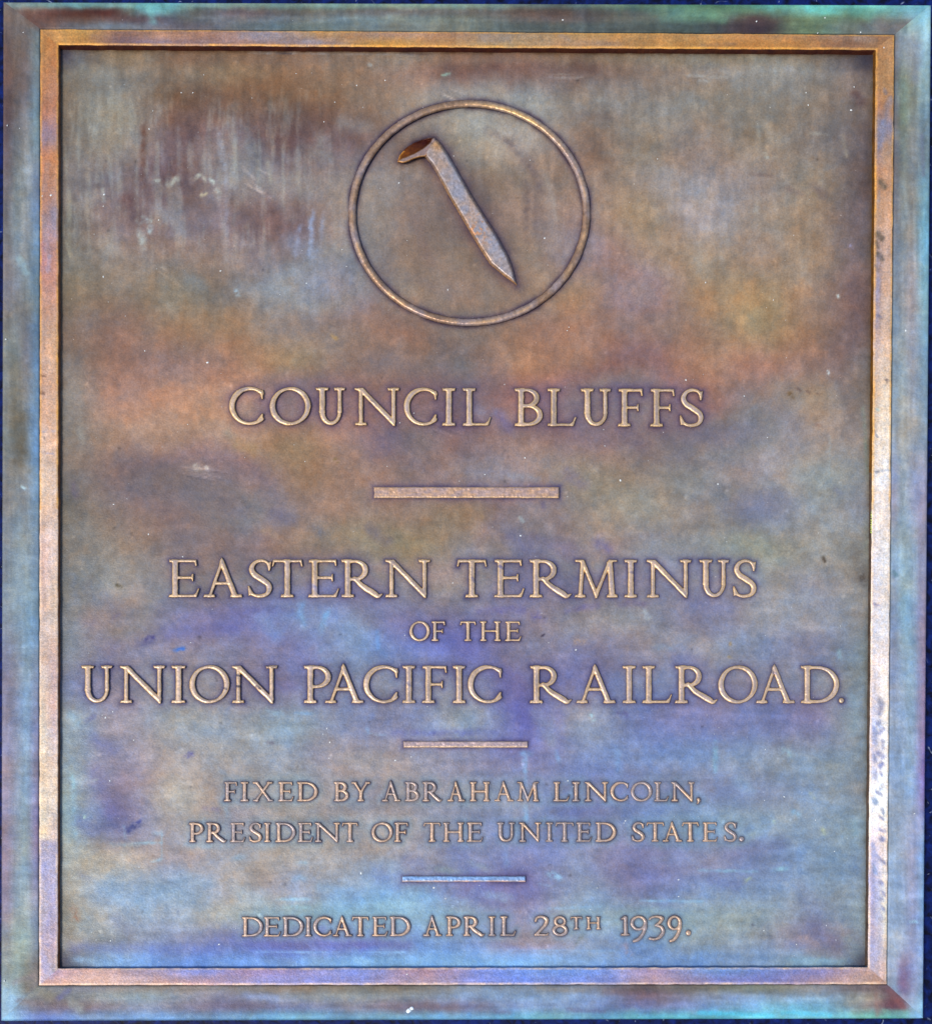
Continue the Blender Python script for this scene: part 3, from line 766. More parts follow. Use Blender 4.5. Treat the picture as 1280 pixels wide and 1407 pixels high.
# ------------------------------------------------------------------ mesh output
def make_obj(name, u, v, z, quads, cols, mat, parent, smooth=True, label=None):
    """u,v,z in photo units; cols = sRGB appearance -> base colour"""
    x, y, zz = WP(np.asarray(u, float), np.asarray(v, float), np.asarray(z, float))
    P = np.stack([x, y, zz], 1)
    ctr = np.array([(P[:, 0].min() + P[:, 0].max()) / 2, (P[:, 1].min() + P[:, 1].max()) / 2, H0 * S])
    me = bpy.data.meshes.new(name)
    nV, nF = len(P), len(quads); k = quads.shape[1]
    me.vertices.add(nV); me.vertices.foreach_set('co', (P - ctr).astype(np.float32).ravel())
    me.loops.add(nF * k); me.loops.foreach_set('vertex_index', quads.astype(np.int32).ravel())
    me.polygons.add(nF); me.polygons.foreach_set('loop_start', np.arange(0, nF * k, k, dtype=np.int32))
    me.polygons.foreach_set('loop_total', np.full(nF, k, np.int32))
    me.polygons.foreach_set('use_smooth', np.full(nF, smooth))
    me.update(calc_edges=True); me.validate()
    if cols is not None:
        a = me.color_attributes.new('patina', 'FLOAT_COLOR', 'POINT')
        L = np.clip((lin(cols) - .012) / KL, 0.003, .95)
        a.data.foreach_set('color', np.concatenate([L, np.ones((nV, 1))], 1).astype(np.float32).ravel())
    me.materials.append(mat)
    o = bpy.data.objects.new(name, me); C.objects.link(o)
    if parent is not None:
        o.parent = parent; o.location = Vector(ctr) - parent_world(parent)
    else: o.location = ctr
    if label: o['label'] = label
    return o
def parent_world(p):
    v = Vector(p.location)
    while p.parent: p = p.parent; v += Vector(p.location)
    return v
def gquads(nu, nv, flip=False):
    i, j = np.meshgrid(np.arange(nu - 1), np.arange(nv - 1), indexing='ij')
    a = (i * nv + j).ravel(); q = np.stack([a, a + 1, a + nv + 1, a + nv], 1)
    return q[:, ::-1] if flip else q

root = bpy.data.objects.new('bronze_plaque', None); C.objects.link(root)
root.location = (0, 0, (SLAB + H0) * S); root.empty_display_size = .1
root['label'] = 'weathered bronze memorial plaque with raised lettering and a railroad spike emblem, set on dark stone'
root['category'] = 'plaque'

# ------------------------------------------------------------------ glyph drawing (signed distance)
def sd_poly(x, y, pts):
    pts = np.asarray(pts, float); d = np.full(x.shape, 1e18); s = np.ones(x.shape); n = len(pts)
    for i in range(n):
        a = pts[i]; b = pts[i - 1]; ex, ey = b - a; wx, wy = x - a[0], y - a[1]
        t = np.clip((wx * ex + wy * ey) / (ex * ex + ey * ey + 1e-12), 0, 1)
        d = np.minimum(d, (wx - ex * t) ** 2 + (wy - ey * t) ** 2)
        c1 = y >= a[1]; c2 = y < b[1]; c3 = ex * wy > ey * wx
        s = np.where((c1 & c2 & c3) | (~c1 & ~c2 & ~c3), -s, s)
    return s * np.sqrt(d)
def sd_curve(x, y, pts, r):
    d = np.full(x.shape, 1e9)
    for i in range(len(pts) - 1):
        a, b = pts[i], pts[i + 1]; ex, ey = b[0] - a[0], b[1] - a[1]; wx, wy = x - a[0], y - a[1]
        t = np.clip((wx * ex + wy * ey) / (ex * ex + ey * ey + 1e-12), 0, 1)
        d = np.minimum(d, np.hypot(wx - ex * t, wy - ey * t) - (r[i] + (r[i + 1] - r[i]) * t))
    return d
def smin(a, b, k):
    h = np.clip(.5 + .5 * (b - a) / k, 0, 1)
    return b + (a - b) * h - k * h * (1 - h)
def spline(P, W, n=6):
    P = np.asarray(P, float); W = np.asarray(W, float); out = []; ow = []
    Q = np.vstack([2 * P[0] - P[1], P, 2 * P[-1] - P[-2]]); V = np.concatenate([[W[0]], W, [W[-1]]])
    for i in range(1, len(Q) - 2):
        for j in range(n):
            t = j / n
            def cr(A): return .5 * ((2 * A[i]) + (A[i + 1] - A[i - 1]) * t + (2 * A[i - 1] - 5 * A[i] + 4 * A[i + 1] - A[i + 2]) * t * t + (3 * A[i] - A[i - 1] - 3 * A[i + 1] + A[i + 2]) * t ** 3)
            out.append(cr(Q)); ow.append(cr(V))
    out.append(P[-1]); ow.append(W[-1])
    return np.array(out), np.array(ow)

def glyph(ch, W, hv=1.0):
    """list of primitives in units of the capital height, y up, within 0..W"""
    T = .152 * hv; t = .102 * hv; h = .074 * hv; sw = .35; A = []
    if W < .5 and ch not in 'I1': sw = .3
    sx = sw / 2                                   # stem centre of a stem at the left edge
    def P(*p): A.append(('p', p))
    def bar(x0, y0, x1, y1, w0, w1=None):        # straight stroke, butt ended
        w1 = w0 if w1 is None else w1; l = math.hypot(x1 - x0, y1 - y0); nx, ny = -(y1 - y0) / l, (x1 - x0) / l
        P((x0 + nx * w0 / 2, y0 + ny * w0 / 2), (x1 + nx * w1 / 2, y1 + ny * w1 / 2), (x1 - nx * w1 / 2, y1 - ny * w1 / 2), (x0 - nx * w0 / 2, y0 - ny * w0 / 2))
    def stem(x, y0=0., y1=1., w_=None): bar(x, y0, x, y1, w_ or T)
    def ser(x, y, w_=sw, up=1): P((x - w_ / 2, y), (x + w_ / 2, y), (x + w_ / 2 - .02, y + up * h), (x - w_ / 2 + .02, y + up * h))
    def cur(p, w_, n=6):
        a, b = spline(p, [q / 2 for q in w_], n); A.append(('c', a, b))
    def arc(cx, cy, rx, ry, a0, a1, wf, n=40):
        th = [a0 + (a1 - a0) * i / n for i in range(n + 1)]
        A.append(('c', np.array([(cx + rx * math.cos(q), cy + ry * math.sin(q)) for q in th]), np.array([wf(q) / 2 for q in th])))
    def foot_l(): P((0, 0), (W - .075, 0), (W, .235), (W - .035, .24), (W - .085, .13), (W - .16, .068), (.02, h))
    def top_bar(x1, d=.17): P((.02, 1), (x1, 1), (x1 + .012, 1 - d), (x1 - .03, 1 - d), (x1 - .055, 1 - .075), (.02, 1 - h))
    def mid_bar(x1, y): P((sx, y + h / 2), (x1 - .05, y + h / 2), (x1 - .03, y + .1), (x1, y + .1), (x1, y - .1), (x1 - .03, y - .1), (x1 - .05, y - h / 2), (sx, y - h / 2))
    if ch == 'I': stem(W / 2); ser(W / 2, 0, W); ser(W / 2, 1, W, -1)
    elif ch == 'L': stem(sx); ser(sx, 1, sw, -1); foot_l()
    elif ch == 'E': stem(sx); top_bar(W - .08); mid_bar(W * .8, .52); foot_l()
    elif ch == 'F': stem(sx); ser(sx, 0, sw); top_bar(W - .01, .19); mid_bar(W * .84, .5)
    elif ch == 'T':
        stem(W / 2); ser(W / 2, 0, min(sw, .5 * W))
        P((.03, 1), (W - .03, 1), (W, .82), (W - .035, .81), (W - .075, .925), (.075, .925), (.035, .81), (0, .82))
    elif ch == 'H':
        sx = .165; stem(sx); stem(W - sx)
        for q in (sx, W - sx): ser(q, 0, .33); ser(q, 1, .33, -1)
        bar(sx, .51, W - sx, .51, h * 1.1)
    elif ch == 'N':
        bar(.17, 0, .17, .95, t * 1.05); ser(.17, 0, .33); bar(W - .16, .08, W - .16, 1, t * 1.05); ser(W - .16, 1, .32, -1)
        P((0, 1), (.23, 1), (W - .115, .12), (W - .115, -.02), (W - .17, -.02), (.13, .9), (0, .945))
    elif ch == 'M':
        bar(.15, 0, .215, .95, t * 1.0); bar(W - .15, 0, W - .215, .95, T)
        P((.02, 1), (.25, 1), (W / 2 + .055, .08), (W / 2 + .02, -.02), (W / 2 - .02, -.02), (.17, .93), (.02, .945))
        P((W / 2 - .02, -.02), (W / 2 + .03, .02), (W - .18, .93), (W - .02, .945), (W - .02, 1), (W - .24, 1), (W / 2 - .04, .1))
        ser(.15, 0, .3); ser(W - .15, 0, .3)
    elif ch == 'A':
        ax = W * .47; P((ax - .055, .96), (ax, 1.06), (ax + .05, .98), (W - .11, 0), (W - .26, 0), (ax - .02, .80))
        P((ax - .02, 1.0), (ax + .03, .9), (.2, 0), (.12, 0))
        bar(W * .25, .37, W * .7, .37, h * 1.05); ser(.155, 0, .31); ser(W - .17, 0, .33)
    elif ch == 'U':
        x0, x1 = sx, W - .155; cy = .36
        stem(x0, cy - .02, 1); bar(x1, cy - .02, x1, 1, t * 1.05); ser(x0, 1, sw, -1); ser(x1, 1, .31, -1)
        arc((x0 + x1) / 2, cy, (x1 - x0) / 2, cy - t / 2, math.pi, 2 * math.pi, lambda q: t * .95 + (T - t) * max(0, -math.cos(q)) ** 1)
    elif ch == 'O':
        arc(W / 2, .5, (W - T * .95) / 2, (1.02 - t * .85) / 2, 0, 2 * math.pi, lambda q: t * .82 + (T - t * .82) * abs(math.cos(q - .3)) ** 1.4, 56)
    elif ch == 'C':
        a0 = R(47); rx = (W - .03 - T / 2) / (1 + math.cos(a0)); cx = rx + T / 2; ry = (1.02 - t * .85) / 2
        arc(cx, .5, rx, ry, a0, 2 * math.pi - a0, lambda q: t * .85 + (T - t * .85) * max(0, -math.cos(q + .25)) ** 1.2, 48)
        P((W - .045, .68), (W - .01, .68), (W, .93), (W - .04, .92), (W - .16, .96), (W - .15, .87), (W - .08, .83))
        P((W - .16, .05), (W - .03, .11), (W, .29), (W - .04, .3), (W - .15, .15))
    elif ch in 'DBPR':
        stem(sx); 
        if ch != 'D' and ch != 'B': ser(sx, 0, sw)
        def bowl(xr, y0, y1, cx, x_in=sx):
            rx = xr - T / 2 - cx; ry = (y1 - y0) / 2; cy = (y0 + y1) / 2
            a = [(x_in, y1)] + [(cx + rx * math.sin(q), cy + ry * math.cos(q)) for q in np.linspace(0, math.pi, 22)] + [(x_in, y0)]
            r_ = [t * .42] + [(t * .84 + (T - t * .84) * math.sin(q) ** 1.5) / 2 for q in np.linspace(0, math.pi, 22)] + [t * .42]
            A.append(('c', np.array(a), np.array(r_)))
        P((0, 1), (sx + .1, 1), (sx + .1, 1 - t * .84), (.02, 1 - h))
        if ch in 'DB': P((0, 0), (sx + .1, 0), (sx + .1, t * .84), (.02, h))
        if ch == 'D': bowl(W, t * .42, 1 - t * .42, W * .42)
        if ch == 'B': bowl(W * .88, .535, 1 - t * .42, W * .42); bowl(W, t * .42, .535, W * .46)
        if ch == 'P': bowl(W, .44, 1 - t * .42, W * .45)
        if ch == 'R':
            bw = min(W * .74, .72); bowl(bw, .48, 1 - t * .42, bw * .5)
            cur([(bw * .5, .5), (bw * .78, .3), (W - .22, .1), (W - .11, .03), (W + .0, .085)], [T * .75, T * .95, T * 1.05, T * .75, .035], 5)
    elif ch == 'S':
        q = [(.88, .79), (.76, .93), (.52, .972), (.27, .91), (.15, .76), (.25, .61), (.52, .49), (.80, .36), (.87, .22), (.76, .08), (.46, .03), (.2, .075), (.06, .22)]
        ww = [t * .6, t * .75, t * .85, t, T * .9, T, T * 1.05, T, T * .95, t, t * .85, t * .75, t * .6]
        cur([(a * W, b) for a, b in q], ww, 5)
        P((W * .84, .70), (W * .90, .70), (W * .96, .95), (W * .86, .93), (W * .7, .95), (W * .8, .86)); P((0, .30), (W * .06, .30), (W * .14, .16), (W * .25, .06), (W * .03, .04))
    elif ch == 'X':
        P((.09, 1), (.25, 1), (W - .08, 0), (W - .24, 0)); bar(W - .19, 1, .15, 0, t)
        ser(.15, 0, .29); ser(W - .15, 0, .3); ser(.15, 1, .3, -1); ser(W - .18, 1, .29, -1)
    elif ch == 'Y':
        P((.07, 1), (.22, 1), (W / 2 + .06, .45), (W / 2 - .06, .45)); bar(W - .15, 1, W / 2, .45, t); stem(W / 2, 0, .5)
        ser(.14, 1, .28, -1); ser(W - .13, 1, .26, -1); ser(W / 2, 0, .33)
    elif ch == '.': rr = W * .46; A.append(('c', np.array([(W / 2, rr), (W / 2 + .002, rr)]), np.array([rr, rr])))
    elif ch == ',': cur([(W / 2, .1), (W / 2 + .03, .03), (W / 2 - .03, -.12)], [.15, .13, .04], 5)
    elif ch == '2':
        cur([(.06, .76), (.14, .93), (W * .5, .98), (W * .84, .86), (W * .82, .62), (W * .5, .33), (.06, .05)], [t * .9, t, t * 1.05, T, T, T * .85, t], 6)
        P((0, 0), (W - .03, 0), (W, .14), (W - .05, .15), (W - .1, .09), (.04, .09))
    elif ch == '8':
        f = lambda q: t * .85 + .03 * abs(math.cos(q))
        arc(W / 2, .735, W * .33, .22, 0, 2 * math.pi, f, 30); arc(W / 2, .27, W * .42, .235, 0, 2 * math.pi, lambda q: t * .95 + .04 * abs(math.cos(q)), 34)
    elif ch == '1': stem(W * .55, 0, .98); ser(W * .5, 0, W); P((W * .55, 1.02), (W * .55 - .06, .98), (0, .86), (.03, .82), (W * .5, .87))
    elif ch == '9':
        arc(W / 2, .64, W * .42, .32, 0, 2 * math.pi, lambda q: t * .9 + (T - t) * abs(math.cos(q)), 34)
        cur([(W * .92, .62), (W * .9, .35), (W * .72, .02), (W * .45, -.22), (W * .2, -.3)], [T, T, T * .9, T * .85, T * .7], 6)
    elif ch == '3':
        cur([(.03, .84), (W * .2, .93), (W * .5, .97), (W * .82, .88), (W * .68, .66), (W * .42, .52)], [t * .8, t, t, T, T * .8, t * .8], 6)
        cur([(W * .42, .52), (W * .78, .42), (W * .9, .18), (W * .72, -.06), (W * .4, -.19), (W * .06, -.17)], [t * .8, T * .9, T, T, t, T * .7], 6)
    return A
def eval_prims(A, x, y, k):
    d = None
    for p in A:
        e = sd_poly(x, y, p[1]) if p[0] == 'p' else sd_curve(x, y, p[1], p[2])
        d = e if d is None else smin(d, e, k)
    return d

def relief(name, sdfn, box, res, hfn, colfn, mat, parent, zbase=-.5, label=None):
    """solid raised shape: height hfn(depth inside outline, x, y); outline snapped to the curve"""
    u0, v0, u1, v1 = box
    us = np.arange(u0 - 1.5, u1 + 1.5 + res, res); vs = np.arange(v0 - 1.5, v1 + 1.5 + res, res)
    U, V = np.meshgrid(us, vs, indexing='ij')
    d = -sdfn(U, V)
    gu, gv = np.gradient(d, res)
    ins = d > 0
    c = ins[:-1, :-1] | ins[1:, :-1] | ins[:-1, 1:] | ins[1:, 1:]
    nu, nv = U.shape
    ii, jj = np.nonzero(c); a = ii * nv + jj
    q = np.stack([a, a + nv, a + nv + 1, a + 1], 1)[:, ::-1]
    used = np.unique(q); mp = np.full(nu * nv, -1); mp[used] = np.arange(len(used)); q = mp[q]
    u, v, dd = U.ravel()[used], V.ravel()[used], d.ravel()[used]
    gx, gy = gu.ravel()[used], gv.ravel()[used]; gl = np.hypot(gx, gy) + 1e-6
    out = dd <= 0
    u = np.where(out, u - gx / gl * dd / np.maximum(gl, .6), u); v = np.where(out, v - gy / gl * dd / np.maximum(gl, .6), v)
    depth = np.maximum(dd, 0)
    z = np.where(out, zbase, hfn(depth, u, v))
    col = colfn(u, v, depth)
    return make_obj(name, u, v, z, q, col, mat, parent, label=label)

# ------------------------------------------------------------------ text layout (edges measured on the plaque)
LINES = [  # (baseline at x, baseline slope, cap height, relief height, [(char, left, right) ...])
 (583.6, .0040, 51.5, 5.4, [('C',314.8,361.8),('O',370.7,426.8),('U',433.6,474.6),('N',487,548.8),('C',554.7,599.9),('I',607.3,625.7),('L',635.5,674.7),
   ('B',706.7,745.5),('L',751.6,791.5),('U',797.6,839.3),('F',848.6,882.6),('F',892.7,926.4),('S',933.6,966.8)]),
 (820.6, .0004, 51.7, 5.4, [('E',231.5,274.1),('A',279.7,333.2),('S',340.7,374.2),('T',373.6,415.9),('E',423.4,466.1),('R',468.7,525.2),('N',529.1,591.4),
   ('T',627.6,668.8),('E',678.4,720.4),('R',727.3,784),('M',789.1,848.6),('I',857.2,875.4),('N',888.1,950),('U',960.3,1001.6),('S',1006.7,1039.4)]),
 (880.6, 0, 26.6, 3.8, [('O',562.7,590.3),('F',592.8,611.1),('T',632.2,653.6),('H',659.5,687.7),('E',693.9,715.8)]),
 (965.9, .0004, 51.2, 5.4, [('U',111.8,154.8),('N',164.7,227.1),('I',235.6,255.2),('O',260.3,315.2),('N',318.8,381.2),('P',417.4,454.8),('A',446.4,500.4),
   ('C',499,546.3),('I',552.7,570.7),('F',579.4,613.8),('I',621.6,639.6),('C',642.4,688.8),('R',727.8,784.5),('A',791.5,845.8),('I',854.8,873.5),
   ('L',882.1,923.1),('R',927,984.5),('O',986.4,1040.3),('A',1038.4,1091.9),('D',1099.7,1152.8),('.',1151.6,1159.5)]),
 (1101.0, 0, 26.3, 3.8, [('F',307.9,325.6),('I',330.7,341.4),('X',347.5,375.5),('E',382.5,403.3),('D',408.4,436.5),('B',458.7,479.1),('Y',483.1,508.4),
   ('A',525.1,550.1),('B',556.2,576),('R',580.6,607.1),('A',614.7,638.5),('H',645.6,672.8),('A',679,705.6),('M',710.3,740),('L',760.3,781.6),('I',786.3,796.3),
   ('N',803.4,835.3),('C',838.4,862.5),('O',866.6,895.6),('L',898.8,918.1),('N',922.2,954),(',',955.6,962.5)]),
 (1157.2, -.0012, 26.3, 3.8, [('P',260,279.9),('R',283.5,310.9),('E',316.4,336.8),('S',342.3,359.7),('I',362.7,371.9),('D',378.6,406),('E',409,429.8),
   ('N',432.8,466.9),('T',470,491.6),('O',510.5,539.5),('F',541.6,560.2),('T',582.1,605),('H',608.9,637),('E',641.6,663.4),('U',682.8,707.2),('N',713.4,743.1),
   ('I',750,759.4),('T',763.4,787.8),('E',791.6,812.5),('D',818.1,846.3),('S',868.1,885.3),('T',887.8,911.9),('A',910.3,936.9),('T',936.9,959.4),
   ('E',965,985.9),('S',994.7,1011.9),('.',1014.8,1022)]),
 (1287.0, -.0028, 26.6, 3.8, [('D',332.5,361.3),('E',362.5,385.5),('D',388,417),('I',419.3,427.9),('C',430.5,455),('A',457,483.8),('T',483.8,506.3),('E',511.3,532.5),
   ('D',535.5,563.8),('A',581.8,606.8),('P',613,633),('R',636.6,665.1),('I',671.2,680.5),('L',687.6,708.4),('2',734.1,753.5),('8',759.3,779.3),
   ('t',784,799.5),('h',805.8,824.7),('1',853.1,864.3),('9',866.4,888.2),('3',891.6,912.9),('9',917.4,935.5),('.',942,949.2)]),
]
GL = []   # every glyph: sdf, box, height, character, cap height
for li, (b0, sl, cap, hh, items) in enumerate(LINES):
    x00 = items[0][1]
    for ci, (ch, l, r) in enumerate(items):
        base = b0 + sl * (l - x00); cp = cap; c2 = ch
        if ch in 'th': cp = 17.0; base -= 8.6; c2 = ch.upper()
        W = (r - l) / cp
        A = glyph(c2, W, 1.0 if cap > 40 else (.98 if li == 2 else 1.12 if cp > 20 else 1.25))
        sdn = li * 40 + ci
        def f(u, v, A=A, l=l, base=base, cp=cp, sdn=sdn):
            d = eval_prims(A, (u - l) / cp, (base - v) / cp, .035) * cp
            return d - (.45 if cp > 40 else .48) + .35 * fbm(u + sdn * 13, v, 6, 2, sdn)
        desc = .34 * cp if c2 in '93' else (.2 * cp if c2 == ',' else .03 * cp)
        GL.append((f, (l - .5, base - cp * (1.08 if c2 == 'A' else 1.03), r + .5, base + desc), hh, c2, cp, li))

# ring and spike outlines
RC = (644.6, 292.6); RA, RB = 160.8, 150.4
ring_pts = np.array([(RC[0] + RA * math.cos(q), RC[1] + RB * math.sin(q)) for q in np.linspace(0, 2 * math.pi, 121)])
def sd_ring(u, v):
    r_ = 5.7 * np.ones(len(ring_pts)); return sd_curve(u, v, ring_pts, r_) + .35 * fbm(u, v, 8, 2, 77)
SH = [(597.5,189.8),(603.2,193),(613,207),(624.1,225.7),(647.2,266.6),(682.8,323.4),(697.9,350.9),(705,370),(710.6,392.5),(692,379.5),(673,363.4),(658,340),(643.7,316.3),(618.8,273.7),(604.6,247),(592,226),(583.3,215.5),(583,208),(590,196)]
HD = [(545.5,222.5),(549,212),(558,201.5),(569,195),(580,190.8),(590,188.3),(598,189.2),(600,196),(594,206),(585,215),(576,216.2),(568,218.6),(560,222.4),(553,224.2)]
CV = [(546.5,221),(549,210),(557.5,200.5),(569,194.2),(580,190.2),(595,188.6),(591,196),(582,203.5),(571,210),(560,215),(553,217.5)]
def sd_sh(u, v): return sd_poly(u, v, SH) + .3 * fbm(u, v, 22, 3, 71)
def sd_hd(u, v): return sd_poly(u, v, HD) + .3 * fbm(u, v, 9, 2, 73)

# ------------------------------------------------------------------ field of the plaque
Q0 = np.array([(4.5,2),(1279,6),(1268,1399),(1.5,1402.5)], float)
Q1 = np.array([(55.5,39.5),(1228.3,47.3),(1217.6,1352.3),(53.6,1354)], float)
Q2 = np.array([(80,60.5),(1203.4,67.3),(1192.2,1329.6),(79,1331)], float)
def inset(Q, d): return Q + d * np.array([(1, 1), (-1, 1), (-1, -1), (1, -1)])
BANDZ = 8.6

def toplane(P, z):
    """where a point seen at photo position P on height z stands at field level (same u,v frame)"""
    f = 1 - z / D
    return np.stack([PX + (P[:, 0] - PX) * f, PY + (P[:, 1] - PY) * f], 1)
QF = inset(toplane(Q2, BANDZ), 1.2)              # foot of the inner wall, field level
nu, nv = 562, 632
su = np.linspace(0, 1, nu)[:, None]; sv = np.linspace(0, 1, nv)[None, :]
QG = inset(QF, -3.0)
FU = (QG[0,0]*(1-su)*(1-sv)+QG[1,0]*su*(1-sv)+QG[2,0]*su*sv+QG[3,0]*(1-su)*sv).ravel()
FV = (QG[0,1]*(1-su)*(1-sv)+QG[1,1]*su*(1-sv)+QG[2,1]*su*sv+QG[3,1]*(1-su)*sv).ravel()
col = field_col(FU, FV)
zf = .55 * fbm(FU, FV, 45, 3, 101) + .28 * fbm(FU, FV, 12, 3, 103) + .16 * fbm(FU, FV, 5, 2, 105)
# dark patina and contact shade painted into the field around the raised work
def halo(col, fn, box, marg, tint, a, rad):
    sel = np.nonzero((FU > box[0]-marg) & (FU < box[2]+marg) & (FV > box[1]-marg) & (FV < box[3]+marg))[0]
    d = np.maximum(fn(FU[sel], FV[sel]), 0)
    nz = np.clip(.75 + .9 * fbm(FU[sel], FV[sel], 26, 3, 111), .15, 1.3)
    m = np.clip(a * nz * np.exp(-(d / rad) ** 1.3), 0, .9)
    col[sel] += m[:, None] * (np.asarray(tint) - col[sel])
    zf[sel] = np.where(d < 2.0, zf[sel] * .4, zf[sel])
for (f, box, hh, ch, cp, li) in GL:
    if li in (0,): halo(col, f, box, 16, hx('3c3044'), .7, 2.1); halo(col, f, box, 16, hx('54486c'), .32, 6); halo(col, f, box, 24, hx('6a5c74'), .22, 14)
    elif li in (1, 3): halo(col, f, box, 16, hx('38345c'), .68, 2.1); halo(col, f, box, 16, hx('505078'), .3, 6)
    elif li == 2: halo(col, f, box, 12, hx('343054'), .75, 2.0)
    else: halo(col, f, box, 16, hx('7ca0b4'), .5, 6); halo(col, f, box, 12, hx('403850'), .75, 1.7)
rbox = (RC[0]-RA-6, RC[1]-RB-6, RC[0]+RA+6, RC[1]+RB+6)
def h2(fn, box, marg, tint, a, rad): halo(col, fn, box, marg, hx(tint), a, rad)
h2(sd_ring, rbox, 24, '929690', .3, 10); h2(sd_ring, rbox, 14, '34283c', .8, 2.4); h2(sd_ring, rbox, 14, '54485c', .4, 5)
h2(sd_sh, (540,180,715,400), 20, '382c44', .85, 3.5); h2(sd_sh, (540,180,715,400), 20, '504458', .5, 9); h2(sd_hd, (540,180,610,230), 20, '2c2034', .85, 3.5); h2(sd_sh, (540,180,715,400), 30, '6a5e5c', .3, 16)  # shadow of the ring-framed spike painted into the field round it
# darker tone along the angle of the frame and in its corners
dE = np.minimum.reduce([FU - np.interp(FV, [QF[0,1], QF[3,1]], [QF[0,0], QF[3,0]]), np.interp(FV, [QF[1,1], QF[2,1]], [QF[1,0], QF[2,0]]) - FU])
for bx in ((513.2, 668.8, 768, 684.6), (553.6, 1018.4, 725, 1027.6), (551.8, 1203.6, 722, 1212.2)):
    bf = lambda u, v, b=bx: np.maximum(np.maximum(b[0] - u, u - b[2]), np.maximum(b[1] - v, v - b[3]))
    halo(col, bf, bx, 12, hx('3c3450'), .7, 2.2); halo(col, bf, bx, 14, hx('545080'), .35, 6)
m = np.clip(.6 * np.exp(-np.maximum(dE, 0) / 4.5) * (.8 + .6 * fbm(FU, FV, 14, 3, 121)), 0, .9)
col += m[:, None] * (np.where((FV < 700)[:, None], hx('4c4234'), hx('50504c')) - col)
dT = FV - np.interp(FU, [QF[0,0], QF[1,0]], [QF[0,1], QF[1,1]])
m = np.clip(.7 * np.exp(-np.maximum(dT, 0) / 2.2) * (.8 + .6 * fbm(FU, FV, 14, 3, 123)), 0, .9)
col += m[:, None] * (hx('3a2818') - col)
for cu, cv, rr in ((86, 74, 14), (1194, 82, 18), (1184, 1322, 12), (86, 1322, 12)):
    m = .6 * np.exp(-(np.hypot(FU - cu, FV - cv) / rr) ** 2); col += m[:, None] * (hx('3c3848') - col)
# small pits and lumps of the casting
rng = np.random.RandomState(5)
for k in range(260):
    cu, cv = rng.uniform(90, 1185), rng.uniform(80, 1320); r0 = rng.uniform(.8, 1.6); s0 = rng.choice([-1, 1, 1]) * rng.uniform(.3, .9)
    sel = np.nonzero((abs(FU - cu) < 8) & (abs(FV - cv) < 8))[0]
    g = np.exp(-((FU[sel] - cu) ** 2 + (FV[sel] - cv) ** 2) / r0 ** 2 / 2); zf[sel] += s0 * g
    if rng.rand() < .6: col[sel] *= (1 - .25 * g[:, None]) if s0 < 0 else (1 + .2 * g[:, None])
# scratches
for (x0, y0, x1, y1, n_) in ((330,225,372,262,9),(600,120,640,138,4),(250,640,320,655,6),(200,350,260,395,3),(560,560,640,600,3)):
    for k in range(n_):
        a0 = rng.uniform(0, 1); cx_, cy_ = x0 + a0 * (x1 - x0) * .5, y0 + rng.uniform(0, 1) * (y1 - y0)
        ex, ey = (x1 - x0) * rng.uniform(.3, .6), (y1 - y0) * rng.uniform(.2, .5)
        sel = np.nonzero((FU > cx_-4) & (FU < cx_+ex+4) & (FV > cy_-4) & (FV < cy_+ey+4))[0]
        t = np.clip(((FU[sel]-cx_)*ex+(FV[sel]-cy_)*ey)/(ex*ex+ey*ey), 0, 1); d = np.hypot(FU[sel]-cx_-t*ex, FV[sel]-cy_-t*ey)
        g = np.exp(-(d/1.0)**2); zf[sel] -= .5 * g; col[sel] *= (1 + .12 * g[:, None])
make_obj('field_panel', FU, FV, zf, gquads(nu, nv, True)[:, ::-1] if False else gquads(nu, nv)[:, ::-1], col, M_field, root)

# ------------------------------------------------------------------ frame
def side_pts(Q, i, n, t0=0., t1=1.):
    a, b = Q[i], Q[(i + 1) % 4]; t = np.linspace(t0, t1, n)[:, None]
    return a + (b - a) * t
# inner band: one casting all round
prof = [(-1.0, 3.5, 1), (-.3, BANDZ - 1.2, 1), (-.2, BANDZ - 1.0, 0), (.25, BANDZ - .35, 0), (1.1, BANDZ, 0)]
nb = 9
for k in range(1, nb): prof.append((k / nb, BANDZ, 2))
prof += [(-1.1, BANDZ, 3), (-.25, BANDZ - .35, 3), (.15, BANDZ - .9, 3), (.3, BANDZ - 1.2, 4), (.7, BANDZ * .5, 4), (1.2, -1.5, 4)]
NS = [470, 530, 470, 530]
def ringQ(p):
    s, z, kind = p
    if kind == 1: return inset(toplane(Q1, BANDZ), s), z
    if kind == 0: return inset(toplane(Q1, BANDZ), s), z
    if kind == 2:
        A_, B_ = inset(toplane(Q1, BANDZ), 1.1), inset(toplane(Q2, BANDZ), -1.1); return A_ + (B_ - A_) * s, z
    return inset(toplane(Q2, BANDZ), s), z
us, vs, zs, cs, wallf = [], [], [], [], []
for p in prof:
    Q, z = ringQ(p); pu = np.vstack([side_pts(Q, i, NS[i] + 1)[:-1] for i in range(4)])
    # back to the frame of the photo at this height
    f = 1 - z / D
    u = PX + (pu[:, 0] - PX) / f; v = PY + (pu[:, 1] - PY) / f
    wb = .75 * fbm(u, v, 14, 4, 131 if p[2] < 2 else 137)
    if p[2] != 2:
        sid = np.repeat(np.arange(4), NS); nrm = np.array([(0, 1), (-1, 0), (0, -1), (1, 0)])[sid]
        u = u + nrm[:, 0] * wb; v = v + nrm[:, 1] * wb
    us.append(u); vs.append(v); zs.append(np.full(len(u), z) + (.22 * fbm(u, v, 9, 3, 139) if p[2] in (0, 2, 3) else 0)); wallf.append(np.full(len(u), p[2] * 10))
NP = sum(NS); K = len(prof)
